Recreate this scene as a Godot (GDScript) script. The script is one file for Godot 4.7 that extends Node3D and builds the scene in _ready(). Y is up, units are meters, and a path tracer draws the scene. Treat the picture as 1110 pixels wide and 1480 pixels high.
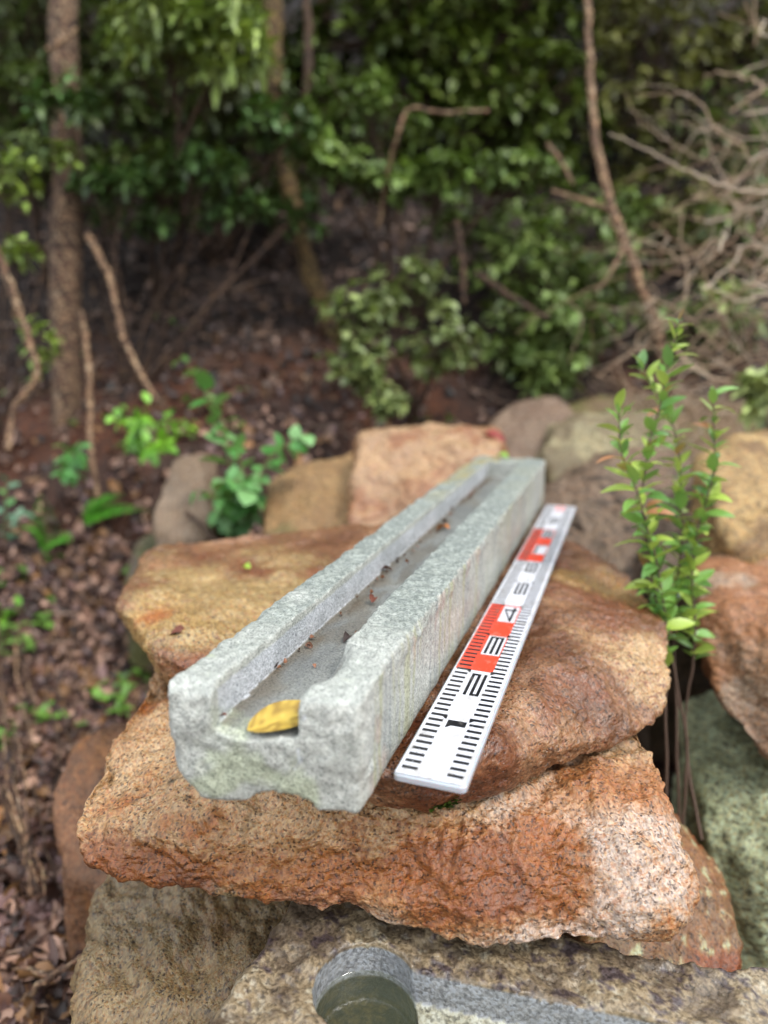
extends Node3D
# A sawn granite trough and a metre rule on a pile of stones at the foot of a wooded bank. Metres, y up; the pile stands round the origin and the bank rises towards -z.

var mats := {}
var texs := {}
var leaf_shapes := {}
var terrain_noise: FastNoiseLite


func nz(sd: int, freq: float, oct := 3, kind := FastNoiseLite.TYPE_SIMPLEX_SMOOTH, fractal := FastNoiseLite.FRACTAL_FBM) -> FastNoiseLite:
	var n := FastNoiseLite.new()
	n.seed = sd
	n.frequency = freq
	n.noise_type = kind
	n.fractal_type = fractal if oct > 1 else FastNoiseLite.FRACTAL_NONE
	n.fractal_octaves = oct
	return n


func generator(sd: int) -> RandomNumberGenerator:
	var r := RandomNumberGenerator.new()
	r.seed = sd
	return r


func tag(o: Node, label: String, category: String, group := "", kind := "") -> void:
	o.set_meta("label", label)
	if category: o.set_meta("category", category)
	if group: o.set_meta("group", group)
	if kind: o.set_meta("kind", kind)


func put(called: String, m: Mesh, mat: Material, parent: Node = self) -> MeshInstance3D:
	var o := MeshInstance3D.new()
	o.name = called
	o.mesh = m
	o.material_override = mat
	parent.add_child(o, true)
	return o


func base(called: String, at: Vector3) -> Node3D:
	var o := Node3D.new()
	o.name = called
	o.position = at
	add_child(o, true)
	return o


# ---------------------------------------------------------------- textures and materials

# Crystals of several minerals, tiling: [colour texture, relief texture].
func crystals(size: int, cells: int, sd: int, colors: Array, weights: Array, speck: float) -> Array:
	var rg := generator(sd)
	var px := PackedFloat32Array()
	var py := PackedFloat32Array()
	var which := PackedInt32Array()
	var high := PackedFloat32Array()
	var total := 0.0
	for w in weights: total += w
	for i in cells * cells:
		px.append(rg.randf())
		py.append(rg.randf())
		var t := rg.randf() * total
		var k := 0
		while k < weights.size() - 1 and t > weights[k]:
			t -= weights[k]
			k += 1
		which.append(k)
		high.append(rg.randf())
	var fine := nz(sd + 1, 0.06, 3).get_seamless_image(size, size)
	fine.convert(Image.FORMAT_L8)
	var fd := fine.get_data()
	var ca := PackedByteArray()
	var ha := PackedByteArray()
	ca.resize(size * size * 3)
	ha.resize(size * size)
	var step := float(cells) / size
	for y in size:
		for x in size:
			var f := (fd[y * size + x] - 128) / 128.0
			var gx := x * step + f * 0.4
			var gy := y * step + (fd[x * size + (y + size / 3) % size] - 128) / 256.0
			var ix := int(floor(gx))
			var iy := int(floor(gy))
			var best := 9.0
			var second := 9.0
			var id := 0
			for j: int in [-1, 0, 1]:
				for i: int in [-1, 0, 1]:
					var c := posmod(iy + j, cells) * cells + posmod(ix + i, cells)
					var dx: float = ix + i + px[c] - gx
					var dy: float = iy + j + py[c] - gy
					var d: float = dx * dx + dy * dy
					if d < best:
						second = best
						best = d
						id = c
					elif d < second:
						second = d
			var col: Color = colors[which[id]]
			var v := 1.0 + speck * f + (high[id] - 0.5) * speck
			var o := y * size + x
			ca[o * 3] = clampi(int(col.r * v * 255.0), 0, 255)
			ca[o * 3 + 1] = clampi(int(col.g * v * 255.0), 0, 255)
			ca[o * 3 + 2] = clampi(int(col.b * v * 255.0), 0, 255)
			ha[o] = clampi(int((0.35 + 0.3 * high[id] + 0.22 * clampf(sqrt(second) - sqrt(best), 0.0, 1.0) + 0.3 * f) * 255.0), 0, 255)
	return [ImageTexture.create_from_image(Image.create_from_data(size, size, false, Image.FORMAT_RGB8, ca)), ImageTexture.create_from_image(Image.create_from_data(size, size, false, Image.FORMAT_L8, ha))]


func stone_mat(key: String, tile: float, relief: float, rough: float, spec := 0.5) -> StandardMaterial3D:
	var id := "%s %.3f %.3f %.2f %.2f" % [key, tile, relief, rough, spec]
	if not mats.has(id):
		var m := StandardMaterial3D.new()
		m.vertex_color_use_as_albedo = true
		m.vertex_color_is_srgb = true
		m.albedo_texture = texs[key][0]
		m.uv1_triplanar = true
		m.uv1_world_triplanar = true
		m.uv1_triplanar_sharpness = 4.0
		m.uv1_scale = Vector3.ONE / tile
		m.uv1_offset = Vector3(0.37, 0.11, 0.73)
		m.heightmap_enabled = true
		m.heightmap_texture = texs[key][1]
		m.heightmap_scale = relief
		m.roughness = rough
		m.metallic_specular = spec
		mats[id] = m
	return mats[id]


func plain(key: String, color: Color, rough: float, vertex := false) -> StandardMaterial3D:
	if not mats.has(key):
		var m := StandardMaterial3D.new()
		m.albedo_color = color
		m.roughness = rough
		m.vertex_color_use_as_albedo = vertex
		m.vertex_color_is_srgb = vertex
		mats[key] = m
	return mats[key]


func leaf_mat(key: String, color: Color, rough := 0.38, through := 0.5) -> StandardMaterial3D:
	var m := plain(key, color, rough, true)
	m.backlight_enabled = through > 0.0
	m.backlight = Color(through, through * 1.05, through * 0.55)
	return m


# ---------------------------------------------------------------- meshes

func finish(v: PackedVector3Array, index: PackedInt32Array, colors: PackedColorArray, normals := PackedVector3Array()) -> ArrayMesh:
	var a := []
	a.resize(Mesh.ARRAY_MAX)
	a[Mesh.ARRAY_VERTEX] = v
	a[Mesh.ARRAY_INDEX] = index
	a[Mesh.ARRAY_NORMAL] = normals if normals.size() else smooth_normals(v, index)
	if colors.size(): a[Mesh.ARRAY_COLOR] = colors
	var m := ArrayMesh.new()
	m.add_surface_from_arrays(Mesh.PRIMITIVE_TRIANGLES, a)
	return m


func smooth_normals(v: PackedVector3Array, index: PackedInt32Array) -> PackedVector3Array:
	var n := PackedVector3Array()
	n.resize(v.size())
	for t in range(0, index.size(), 3):
		var a := index[t]
		var b := index[t + 1]
		var c := index[t + 2]
		var f := (v[c] - v[a]).cross(v[b] - v[a])
		n[a] += f
		n[b] += f
		n[c] += f
	for i in n.size(): n[i] = n[i].normalized()
	return n


func hull_planes(pts: Array) -> Array:
	var planes := []
	var n := pts.size()
	for i in n:
		for j in range(i + 1, n):
			for k in range(j + 1, n):
				var a: Vector3 = pts[i]
				var nn := (pts[j] - a).cross(pts[k] - a) as Vector3
				if nn.length() < 1e-7: continue
				nn = nn.normalized()
				var lo := 0.0
				var hi := 0.0
				for p in pts:
					var d := nn.dot(p - a)
					lo = minf(lo, d)
					hi = maxf(hi, d)
				if hi > 1e-5 and lo < -1e-5: continue
				if hi > 1e-5: nn = -nn
				var pl := Plane(nn, nn.dot(a))
				var known := false
				for q in planes:
					if q.normal.dot(nn) > 0.992 and absf(q.d - pl.d) < 0.03:
						known = true
						break
				if not known: planes.append(pl)
	return planes


# Colour of a stone's surface at p (normal nn). look: c0, c1 (mottling), stain, stain_at (threshold), stain_freq, top (colour on faces turned up), top_share, spots [[centre, radius, colour, strength]...]
func stone_color(p: Vector3, nn: Vector3, look: Dictionary, n1: FastNoiseLite, n2: FastNoiseLite, n3: FastNoiseLite) -> Color:
	var a := n1.get_noise_3dv(p)
	var c: Color = look.c0.lerp(look.c1, clampf(0.5 + a * 1.3, 0.0, 1.0))
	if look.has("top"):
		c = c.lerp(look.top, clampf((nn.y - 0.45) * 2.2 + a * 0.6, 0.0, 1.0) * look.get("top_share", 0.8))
	var s := n2.get_noise_3dv(p)
	if look.has("stain"):
		c = c.lerp(look.stain, smoothstep(look.stain_at - 0.12, look.stain_at + 0.18, s) * 0.85)
	var t := n3.get_noise_3dv(p)
	for q in look.get("spots", []):
		var d: float = ((p - q[0]) * (q[4] if q.size() > 4 else Vector3.ONE)).length() / q[1] + s * 0.8 + a * 0.35 + t * 0.3
		if d < 1.0:
			c = c.lerp(q[2], smoothstep(1.0, 0.35, d) * q[3])
	if look.has("speck"):
		c = c.lerp(look.speck, smoothstep(0.28, 0.5, t) * look.get("speck_share", 0.6))
	var v := 1.0 + t * 0.22 + a * 0.1
	return Color(c.r * v, c.g * v, c.b * v)


func rock(called: String, label: String, pts: Array, back: Vector3, foot: float, n: int, sd: int, look: Dictionary, mat: Material, group := "") -> MeshInstance3D:
	var all := pts.duplicate()
	if back != Vector3.ZERO:
		for p in pts: all.append(p + back)
	if foot > -5.0:
		var mid := Vector3.ZERO
		for p in all: mid += p
		mid /= all.size()
		for p in all.duplicate(): all.append(Vector3(lerpf(p.x, mid.x, 0.12), foot, lerpf(p.z, mid.z, 0.12)))
	var planes := hull_planes(all)
	var lo := Vector3(1e9, 1e9, 1e9)
	var hi := -lo
	for p in all:
		lo = lo.min(p)
		hi = hi.max(p)
	var c := (lo + hi) / 2.0
	var half := (hi - lo) / 2.0
	var inv := PackedVector3Array()
	for pl in planes:
		var d: float = maxf(pl.d - pl.normal.dot(c), 0.004)
		inv.append(pl.normal / d)
	var power: float = look.get("power", 26.0)
	var size := half.length()
	var low := nz(sd, look.get("low_freq", 5.0), 2)
	var mid_n := nz(sd + 1, 17.0, 3, FastNoiseLite.TYPE_SIMPLEX_SMOOTH, FastNoiseLite.FRACTAL_RIDGED)
	var fine := nz(sd + 2, 70.0, 4)
	var chip := nz(sd + 9, 14.0, 1, FastNoiseLite.TYPE_CELLULAR)
	chip.cellular_return_type = FastNoiseLite.RETURN_DISTANCE2_SUB
	var ledge := nz(sd + 15, look.get("ledge_freq", 8.0), 3)
	var crack := nz(sd + 12, 9.0, 2, FastNoiseLite.TYPE_SIMPLEX_SMOOTH, FastNoiseLite.FRACTAL_RIDGED)
	var amp: float = look.get("amp", 1.0)
	var bed: float = look.get("bed", 0.0)
	var n1 := nz(sd + 3, look.get("mottle_freq", 9.0), 4)
	var n2 := nz(sd + 4, look.get("stain_freq", 6.0), 4)
	var n3 := nz(sd + 5, look.get("speck_freq", 110.0), 2)
	var w := n + 1
	var where := PackedInt32Array()
	where.resize(w * w * w)
	where.fill(-1)
	var v := PackedVector3Array()
	var index := PackedInt32Array()
	for face in 6:
		var axis := face / 2
		var end := n if face % 2 else 0
		for j in w:
			for i in w:
				var q := [0, 0, 0]
				q[axis] = end
				q[(axis + 1) % 3] = i
				q[(axis + 2) % 3] = j
				var key: int = q[0] + w * (q[1] + w * q[2])
				if where[key] >= 0: continue
				var u := Vector3(tan((q[0] * 2.0 / n - 1.0) * 0.785), tan((q[1] * 2.0 / n - 1.0) * 0.785), tan((q[2] * 2.0 / n - 1.0) * 0.785))
				var dir := u.normalized() * half
				var most := 0.0
				for pl in inv: most = maxf(most, pl.dot(dir))
				var sum := 0.0
				var grad := Vector3.ZERO
				for pl in inv:
					var t: float = pl.dot(dir) / most
					if t > 0.6:
						var e := pow(t, power)
						sum += e
						grad += pl * e
				var p := c + dir / (most * pow(sum, 1.0 / power))
				var nn := grad.normalized()
				var s := minf(size, 0.5)
				var led := ledge.get_noise_3dv(p) * 4.0
				var h := low.get_noise_3dv(p) * 0.040 * s + (floorf(led) + smoothstep(0.3, 0.7, led - floorf(led))) * 0.0085 * s + (mid_n.get_noise_3dv(p) - 0.2) * 0.010 * s + fine.get_noise_3dv(p) * 0.010 * s
				h += minf(chip.get_noise_3dv(p) + 0.75, 0.4) * 0.02 * s
				h -= maxf(crack.get_noise_3dv(p) - 0.45, 0.0) * 0.016 * s
				if bed > 0.0: h += bed * low.get_noise_3d(p.x * 0.4, p.y * 6.0, p.z * 0.4) * (1.0 - absf(nn.y))
				where[key] = v.size()
				v.append(p + nn * h * amp)
		for j in n:
			for i in n:
				var k := [0, 0, 0, 0]
				for e in 4:
					var q := [0, 0, 0]
					q[axis] = end
					q[(axis + 1) % 3] = i + (1 if e == 1 or e == 2 else 0)
					q[(axis + 2) % 3] = j + (1 if e > 1 else 0)
					k[e] = where[q[0] + w * (q[1] + w * q[2])]
				if end: index.append_array(PackedInt32Array([k[0], k[2], k[1], k[0], k[3], k[2]]))
				else: index.append_array(PackedInt32Array([k[0], k[1], k[2], k[0], k[2], k[3]]))
	var nn := smooth_normals(v, index)
	var colors := PackedColorArray()
	colors.resize(v.size())
	for i in v.size(): colors[i] = stone_color(v[i], nn[i], look, n1, n2, n3)
	var o := put(called, finish(v, index, colors, nn), mat)
	tag(o, label, "stone", group)
	return o


# Surface nets over a signed distance; places and colours the vertices with the two given functions.
func net(lo: Vector3, hi: Vector3, cell: float, sdf: Callable, color: Callable) -> ArrayMesh:
	var dim := Vector3i(((hi - lo) / cell).ceil()) + Vector3i.ONE
	var nx := dim.x
	var nxy := dim.x * dim.y
	var val := PackedFloat32Array()
	val.resize(nxy * dim.z)
	val.fill(1e9)
	var made := PackedInt32Array()
	made.resize(val.size())
	made.fill(-1)
	var b := 6
	var reach := cell * b * 0.9 + 0.012
	var blocks := []
	for z in range(0, dim.z - 1, b):
		for y in range(0, dim.y - 1, b):
			for x in range(0, dim.x - 1, b):
				var mid := lo + (Vector3(x, y, z) + Vector3.ONE * b * 0.5) * cell
				if absf(sdf.call(mid)) > reach: continue
				var top := Vector3i(mini(x + b, dim.x - 1), mini(y + b, dim.y - 1), mini(z + b, dim.z - 1))
				blocks.append([Vector3i(x, y, z), top])
				for k in range(z, top.z + 1):
					for j in range(y, top.y + 1):
						for i in range(x, top.x + 1):
							var at := i + j * nx + k * nxy
							if val[at] > 1e8: val[at] = sdf.call(lo + Vector3(i, j, k) * cell)
	var v := PackedVector3Array()
	var cells := PackedInt32Array()
	var off := [0, 1, nx, nx + 1, nxy, nxy + 1, nxy + nx, nxy + nx + 1]
	var ends := [[0, 1], [2, 3], [4, 5], [6, 7], [0, 2], [1, 3], [4, 6], [5, 7], [0, 4], [1, 5], [2, 6], [3, 7]]
	var corner := [Vector3(0, 0, 0), Vector3(1, 0, 0), Vector3(0, 1, 0), Vector3(1, 1, 0), Vector3(0, 0, 1), Vector3(1, 0, 1), Vector3(0, 1, 1), Vector3(1, 1, 1)]
	for bl in blocks:
		for k in range(bl[0].z, bl[1].z):
			for j in range(bl[0].y, bl[1].y):
				for i in range(bl[0].x, bl[1].x):
					var at: int = i + j * nx + k * nxy
					var mask := 0
					for e in 8:
						if val[at + off[e]] < 0.0: mask |= 1 << e
					if mask == 0 or mask == 255: continue
					var sum := Vector3.ZERO
					var count := 0
					for e in ends:
						var a := val[at + off[e[0]]]
						var c := val[at + off[e[1]]]
						if (a < 0.0) != (c < 0.0):
							sum += corner[e[0]].lerp(corner[e[1]], a / (a - c))
							count += 1
					made[at] = v.size()
					cells.append(at)
					v.append(lo + (Vector3(i, j, k) + sum / count) * cell)
	var index := PackedInt32Array()
	for at in cells:
		var a := val[at]
		for axis in 3:
			var step: int = [1, nx, nxy][axis]
			var s: int = [nx, nxy, 1][axis]
			var t: int = [nxy, 1, nx][axis]
			var c := val[at + step]
			if (a < 0.0) == (c < 0.0) or at - s - t < 0: continue
			var q0 := made[at]
			var q1 := made[at - s]
			var q2 := made[at - s - t]
			var q3 := made[at - t]
			if q1 < 0 or q2 < 0 or q3 < 0: continue
			if a < 0.0: index.append_array(PackedInt32Array([q0, q2, q1, q0, q3, q2]))
			else: index.append_array(PackedInt32Array([q0, q1, q2, q0, q2, q3]))
	var nn := smooth_normals(v, index)
	var colors := PackedColorArray()
	colors.resize(v.size())
	for i in v.size(): colors[i] = color.call(v[i], nn[i])
	return finish(v, index, colors, nn)


# A round tapering bar along a smooth curve through pts.
func tube(st: SurfaceTool, pts: Array, r0: float, r1: float, sides := 6, color := Color.WHITE, wobble := 0.0, sd := 1) -> void:
	var curve := Curve3D.new()
	for i in pts.size():
		var before: Vector3 = pts[maxi(i - 1, 0)]
		var after: Vector3 = pts[mini(i + 1, pts.size() - 1)]
		var h: Vector3 = (after - before) / 6.0
		curve.add_point(pts[i], -h, h)
	var steps := maxi(4, pts.size() * 4)
	var length := curve.get_baked_length()
	var rg := generator(sd)
	var rings := []
	var rad := []
	for i in steps + 1:
		var p := curve.sample_baked(length * i / steps, true)
		rings.append(p + Vector3(rg.randf() - 0.5, rg.randf() - 0.5, rg.randf() - 0.5) * wobble)
		rad.append(lerpf(r0, r1, float(i) / steps) * (1.0 + (rg.randf() - 0.5) * 0.18))
	var start := []
	for i in steps + 1:
		var along: Vector3 = (rings[mini(i + 1, steps)] - rings[maxi(i - 1, 0)]).normalized()
		var side := along.cross(Vector3(0.31, 0.22, 0.92)).normalized()
		var up := side.cross(along)
		var row := []
		for k in sides:
			var an := TAU * k / sides
			row.append([rings[i] + (side * cos(an) + up * sin(an)) * rad[i], side * cos(an) + up * sin(an)])
		start.append(row)
	for i in steps:
		for k in sides:
			var k2 := (k + 1) % sides
			for q in [start[i][k], start[i][k2], start[i + 1][k], start[i][k2], start[i + 1][k2], start[i + 1][k]]:
				st.set_color(color)
				st.set_normal(q[1])
				st.add_vertex(q[0])


func bar(called: String, pts: Array, r0: float, r1: float, mat: Material, parent: Node, sides := 6, wobble := 0.0, sd := 1) -> MeshInstance3D:
	var st := SurfaceTool.new()
	st.begin(Mesh.PRIMITIVE_TRIANGLES)
	tube(st, pts, r0, r1, sides, Color.WHITE, wobble, sd)
	return put(called, st.commit(), mat, parent)


# A folded, drooping leaf that grows along +z from the origin.
func leaf(length: float, width: float, droop: float, fold: float, blunt := 0.85, segments := 5, curl := 0.0) -> ArrayMesh:
	var key := "%.3f %.3f %.3f %.3f %.2f %d %.2f" % [length, width, droop, fold, blunt, segments, curl]
	if leaf_shapes.has(key): return leaf_shapes[key]
	var v := PackedVector3Array()
	var index := PackedInt32Array()
	for i in segments + 1:
		var t := float(i) / segments
		var w := width * 0.5 * pow(maxf(sin(PI * pow(t, blunt)), 0.0), 0.8) + 0.0012
		var mid := Vector3(sin(t * 2.6 + 0.5) * curl * 0.3 * length, -droop * t * t * length, t * length * (1.0 - 0.3 * droop * t))
		v.append(mid + Vector3(-w, fold * w + sin(t * 5.0) * curl * width, 0))
		v.append(mid)
		v.append(mid + Vector3(w, fold * w - cos(t * 4.0) * curl * width, 0))
	for i in segments:
		for s in 2:
			var a := i * 3 + s
			index.append_array(PackedInt32Array([a, a + 3, a + 1, a + 1, a + 3, a + 4]))
	leaf_shapes[key] = finish(v, index, PackedColorArray())
	return leaf_shapes[key]


func facing(at: Vector3, dir: Vector3, size: float, roll := 0.0) -> Transform3D:
	var z := dir.normalized()
	var x := Vector3.UP.cross(z)
	if x.length() < 0.05: x = Vector3.RIGHT
	x = x.normalized()
	var b := Basis(x, z.cross(x), z).rotated(z, roll)
	return Transform3D(b.scaled(Vector3.ONE * size), at)


func scatter(called: String, m: Mesh, mat: Material, where: Array, tints: Array, parent: Node) -> MultiMeshInstance3D:
	var mm := MultiMesh.new()
	mm.transform_format = MultiMesh.TRANSFORM_3D
	mm.use_colors = true
	mm.mesh = m
	mm.instance_count = where.size()
	for i in where.size():
		mm.set_instance_transform(i, where[i])
		mm.set_instance_color(i, tints[i])
	var o := MultiMeshInstance3D.new()
	o.name = called
	o.multimesh = mm
	o.material_override = mat
	parent.add_child(o, true)
	o.set_meta("kind", "stuff")
	return o


# ---------------------------------------------------------------- ground

func ground(x: float, z: float) -> float:
	var s := -z
	var xs := [-40.0, 0.9, 1.7, 1.95, 2.25, 2.65, 3.3, 5.0, 8.0, 60.0]
	var ys := [-1.5, -0.03, 0.0, 0.08, 0.38, 0.66, 1.12, 2.3, 4.3, 34.0]
	var y := 34.0
	for i in 9:
		if s < xs[i + 1]:
			y = lerpf(ys[i], ys[i + 1], clampf((s - xs[i]) / (xs[i + 1] - xs[i]), 0.0, 1.0))
			break
	y = maxf(y, 0.42 * smoothstep(0.15, 0.6, x) * smoothstep(1.25, 1.6, s) * (1.0 - smoothstep(8.0, 14.0, x)))
	return y + terrain_noise.get_noise_2d(x, z) * (0.05 + 0.02 * absf(s))


# ---------------------------------------------------------------- plants

# One shrub: stems from its foot to each clump, twigs in the clump, leaves in whorls at the twig ends. clumps: [[centre, radii, twigs]...]
func shrub(called: String, label: String, foot: Vector3, clumps: Array, shape: Mesh, mat: Material, tint: Color, sd: int, whorl := 7, stem := 0.012, category := "shrub", group := "", spread := 0.9) -> Node3D:
	var rg := generator(sd)
	var o := base(called, foot)
	tag(o, label, category, group)
	var twigs := SurfaceTool.new()
	twigs.begin(Mesh.PRIMITIVE_TRIANGLES)
	var where := []
	var tints := []
	var bark: Material = mats.bark
	for cl in clumps:
		var c: Vector3 = cl[0] - foot
		var r: Vector3 = cl[1]
		var bend := Vector3(rg.randf_range(-1, 1), rg.randf_range(-0.2, 0.6), rg.randf_range(-1, 1)) * c.length() * 0.12
		bar("stem", [Vector3(0, -0.05, 0), c * 0.35 + bend, c * 0.7 + bend * 0.7, c], stem, stem * 0.45, bark, o, 6, stem * 0.3, sd)
		for i in int(cl[2] * 2.5):
			var q := Vector3(rg.randfn(), rg.randfn(), rg.randfn()).normalized() * pow(rg.randf(), 0.45)
			var tip := c + q * r
			var start := c * lerpf(0.75, 1.0, rg.randf()) + q * r * 0.2
			if i % 2 == 0: tube(twigs, [start, start.lerp(tip, 0.5) + Vector3(0, -0.02, 0), tip], stem * 0.28, stem * 0.12, 4, Color.WHITE, 0.004, sd + i)
			var out := (q * 0.7 + Vector3(0, 0.55, 0.25) + Vector3(rg.randfn(), rg.randfn(), rg.randfn()) * 0.3).normalized()
			var side := out.cross(Vector3(0.3, 0.2, 0.9)).normalized()
			var other := side.cross(out)
			var turn := rg.randf() * TAU
			var light := rg.randf_range(0.72, 1.3)
			for k in whorl:
				var an := turn + TAU * k / whorl + rg.randf_range(-0.3, 0.3)
				var dir := (side * cos(an) + other * sin(an)) * spread + out * rg.randf_range(0.1, 0.75)
				where.append(facing(tip - out * rg.randf() * 0.02, dir, rg.randf_range(0.45, 1.1), rg.randf_range(-0.5, 0.5)))
				var g := light * rg.randf_range(0.85, 1.15)
				var yel := rg.randf() * 0.1
				tints.append(Color(clampf(tint.r * g + yel * 0.6, 0, 1), clampf(tint.g * g + yel * 0.4, 0, 1), clampf(tint.b * g, 0, 1)))
	put("twigs", twigs.commit(), bark, o).set_meta("kind", "stuff")
	scatter("crown", shape, mat, where, tints, o)
	return o


# A small plant whose leaves can be told apart: every leaf is a part.
func seedling(called: String, label: String, foot: Vector3, stems: Array, shape: Array, leaf_mats: Array, gap: float, size: float, sd: int, category := "seedling", rise := 0.35, from := 0.25, stem_mat: Material = null) -> Node3D:
	var rg := generator(sd)
	var o := base(called, foot)
	tag(o, label, category)
	for pts in stems:
		var local := []
		for p in pts: local.append(p - foot)
		bar("stem", local, 0.0026, 0.0012, stem_mat if stem_mat else mats.stem, o, 6, 0.003, sd)
		var curve := Curve3D.new()
		for i in local.size():
			var h: Vector3 = (local[mini(i + 1, local.size() - 1)] - local[maxi(i - 1, 0)]) / 6.0
			curve.add_point(local[i], -h, h)
		var length := curve.get_baked_length()
		var at := length * from
		var turn := rg.randf() * TAU
		while at < length:
			var p := curve.sample_baked(at)
			var along := (curve.sample_baked(minf(at + 0.01, length)) - curve.sample_baked(maxf(at - 0.01, 0.0))).normalized()
			turn += 2.4 + rg.randf_range(-0.5, 0.5)
			var side := along.cross(Vector3(0.2, 0.1, 0.9)).normalized()
			var other := side.cross(along)
			var dir := side * cos(turn) + other * sin(turn) + along * (rise + 0.8 * at / length * rise) * rg.randf_range(0.5, 1.6) + Vector3(rg.randfn(), rg.randfn(), rg.randfn()) * 0.22
			var l := put("leaf", shape[rg.randi() % shape.size()], leaf_mats[mini(int(pow(rg.randf(), 1.2) * leaf_mats.size()), leaf_mats.size() - 1)], o)
			l.transform = facing(p, dir, size * rg.randf_range(0.55, 1.2) * (1.0 if at < length * 0.9 else 0.8), rg.randf_range(-0.7, 0.7))
			at += gap * rg.randf_range(0.6, 1.4)
	return o


func fern(label: String, foot: Vector3, fronds: Array, sd: int) -> void:
	var rg := generator(sd)
	var o := base("fern", foot)
	tag(o, label, "fern")
	for f in fronds:
		var tip: Vector3 = f - foot
		var mid := tip * 0.5 + Vector3(0, 0.04, 0)
		var fr := bar("frond", [Vector3.ZERO, mid, tip], 0.0022, 0.0008, mats.stem, o, 4)
		var where := []
		var tints := []
		for i in 22:
			var t := 0.15 + 0.85 * i / 21.0
			var p := Vector3.ZERO.lerp(mid, t).lerp(mid.lerp(tip, t), t)
			var along := (mid * (1.0 - t) + (tip - mid) * t).normalized()
			var side := along.cross(Vector3(0, 1, 0.4)).normalized()
			for s in [-1, 1]:
				where.append(facing(p, side * s + along * 0.45, (1.05 - t) * 1.1, rg.randf_range(-0.2, 0.2)))
				var g := rg.randf_range(0.85, 1.2)
				tints.append(Color(0.26 * g, 0.47 * g, 0.12 * g))
		scatter("leaflets", leaf(0.06, 0.016, 0.1, 0.15), mats.leaf, where, tints, fr)


# ---------------------------------------------------------------- the rule's print

func rule_print() -> ImageTexture:
	var w := 2048
	var h := 128
	var unit := 204.8
	var im := Image.create_empty(w, h, false, Image.FORMAT_RGB8)
	var white := Color(0.80, 0.80, 0.83)
	var red := Color(0.88, 0.26, 0.17)
	var black := Color(0.07, 0.07, 0.09)
	im.fill(white)
	for u in [2, 6]: im.fill_rect(Rect2i(int(u * unit), 3, int(2 * unit), 88), red)
	for i in range(1, 100):
		var x := int(i * unit / 10.0)
		var long := 38 if i % 10 == 0 else 36 if i % 5 == 0 else 34
		im.fill_rect(Rect2i(x - 4, 6, 9, long - 4), black)
		im.fill_rect(Rect2i(x - 4, 128 - 6 - long + 3, 9, long - 4), black)
		if i % 10 == 0:
			for k in 8:
				im.fill_rect(Rect2i(x - 4 - k, 7 + long - 14 + k, 4, 10 - k), black)
				im.fill_rect(Rect2i(x - 4 - k, 128 - 6 - long + 4, 4, 10 - k), black)
	# block numerals: which of the seven strokes (top, upper left, upper right, middle, lower left, lower right, foot)
	var strokes := {2: "1011101", 3: "1011011", 5: "1101011", 6: "1101111", 7: "1010010", 8: "1111111", 9: "1111011"}
	for n in range(1, 10):
		var x0 := int((n - 0.55) * unit)
		var x1 := int((n - 0.07) * unit)
		var y0 := 48
		var y1 := 83
		if n in [3, 4, 7, 8]: im.fill_rect(Rect2i(x0 - 6, y0 - 5, x1 - x0 + 11, y1 - y0 + 10), white)
		if n == 1:
			im.fill_rect(Rect2i(int(0.84 * unit), y0 - 2, 20, y1 - y0 + 4), black)
			for k in 9: im.fill_rect(Rect2i(int(0.84 * unit) - 9 + k, y0 - 2 + k, 10, 2), black)
		elif n == 4:
			for k in 25:
				var xx := x1 - 24 - int(k * (x1 - x0 - 26) / 24.0)
				im.fill_rect(Rect2i(xx, y0 + k, 11, 2), black)
			im.fill_rect(Rect2i(x0, y0 + 23, x1 - x0, 7), black)
			im.fill_rect(Rect2i(x1 - 26, y0, 11, y1 - y0), black)
		else:
			stroke_digit(im, strokes[n], x0, x1, y0, y1, 7, black)
	im.fill_rect(Rect2i(int(9.52 * unit), 48, 14, 38), red)
	stroke_digit(im, "1110111", int(9.66 * unit), int(9.93 * unit), 48, 86, 8, red)
	# scuffs and grime in the lamination
	var grime := nz(17, 0.02, 4)
	for y in h:
		for x in w:
			var g := smoothstep(0.1, 0.6, grime.get_noise_2d(x, y * 1.5) + 0.12 * float(y < 10 or y > 118 or x < 60))
			if g > 0.0: im.set_pixel(x, y, im.get_pixel(x, y).lerp(Color(0.52, 0.49, 0.45), g * 0.4))
	var rg := generator(5)
	for i in 900:
		var x := rg.randi() % 2000
		var y := 6 + rg.randi() % 112
		var c := im.get_pixel(x, y).lerp(Color(0.6, 0.6, 0.62), 0.4)
		im.fill_rect(Rect2i(x, y, 1 + rg.randi() % 9, 1), c)
	return ImageTexture.create_from_image(im)


func stroke_digit(im: Image, on: String, x0: int, x1: int, y0: int, y1: int, t: int, ink: Color) -> void:
	var ym := (y0 + y1) / 2
	if on[0] == "1": im.fill_rect(Rect2i(x0, y0, x1 - x0, t), ink)
	if on[1] == "1": im.fill_rect(Rect2i(x0, y0, t + 2, ym - y0 + t / 2), ink)
	if on[2] == "1": im.fill_rect(Rect2i(x1 - t - 2, y0, t + 2, ym - y0 + t / 2), ink)
	if on[3] == "1": im.fill_rect(Rect2i(x0, ym - t / 2, x1 - x0, t), ink)
	if on[4] == "1": im.fill_rect(Rect2i(x0, ym - t / 2, t + 2, y1 - ym + t / 2), ink)
	if on[5] == "1": im.fill_rect(Rect2i(x1 - t - 2, ym - t / 2, t + 2, y1 - ym + t / 2), ink)
	if on[6] == "1": im.fill_rect(Rect2i(x0, y1 - t, x1 - x0, t), ink)


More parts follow.
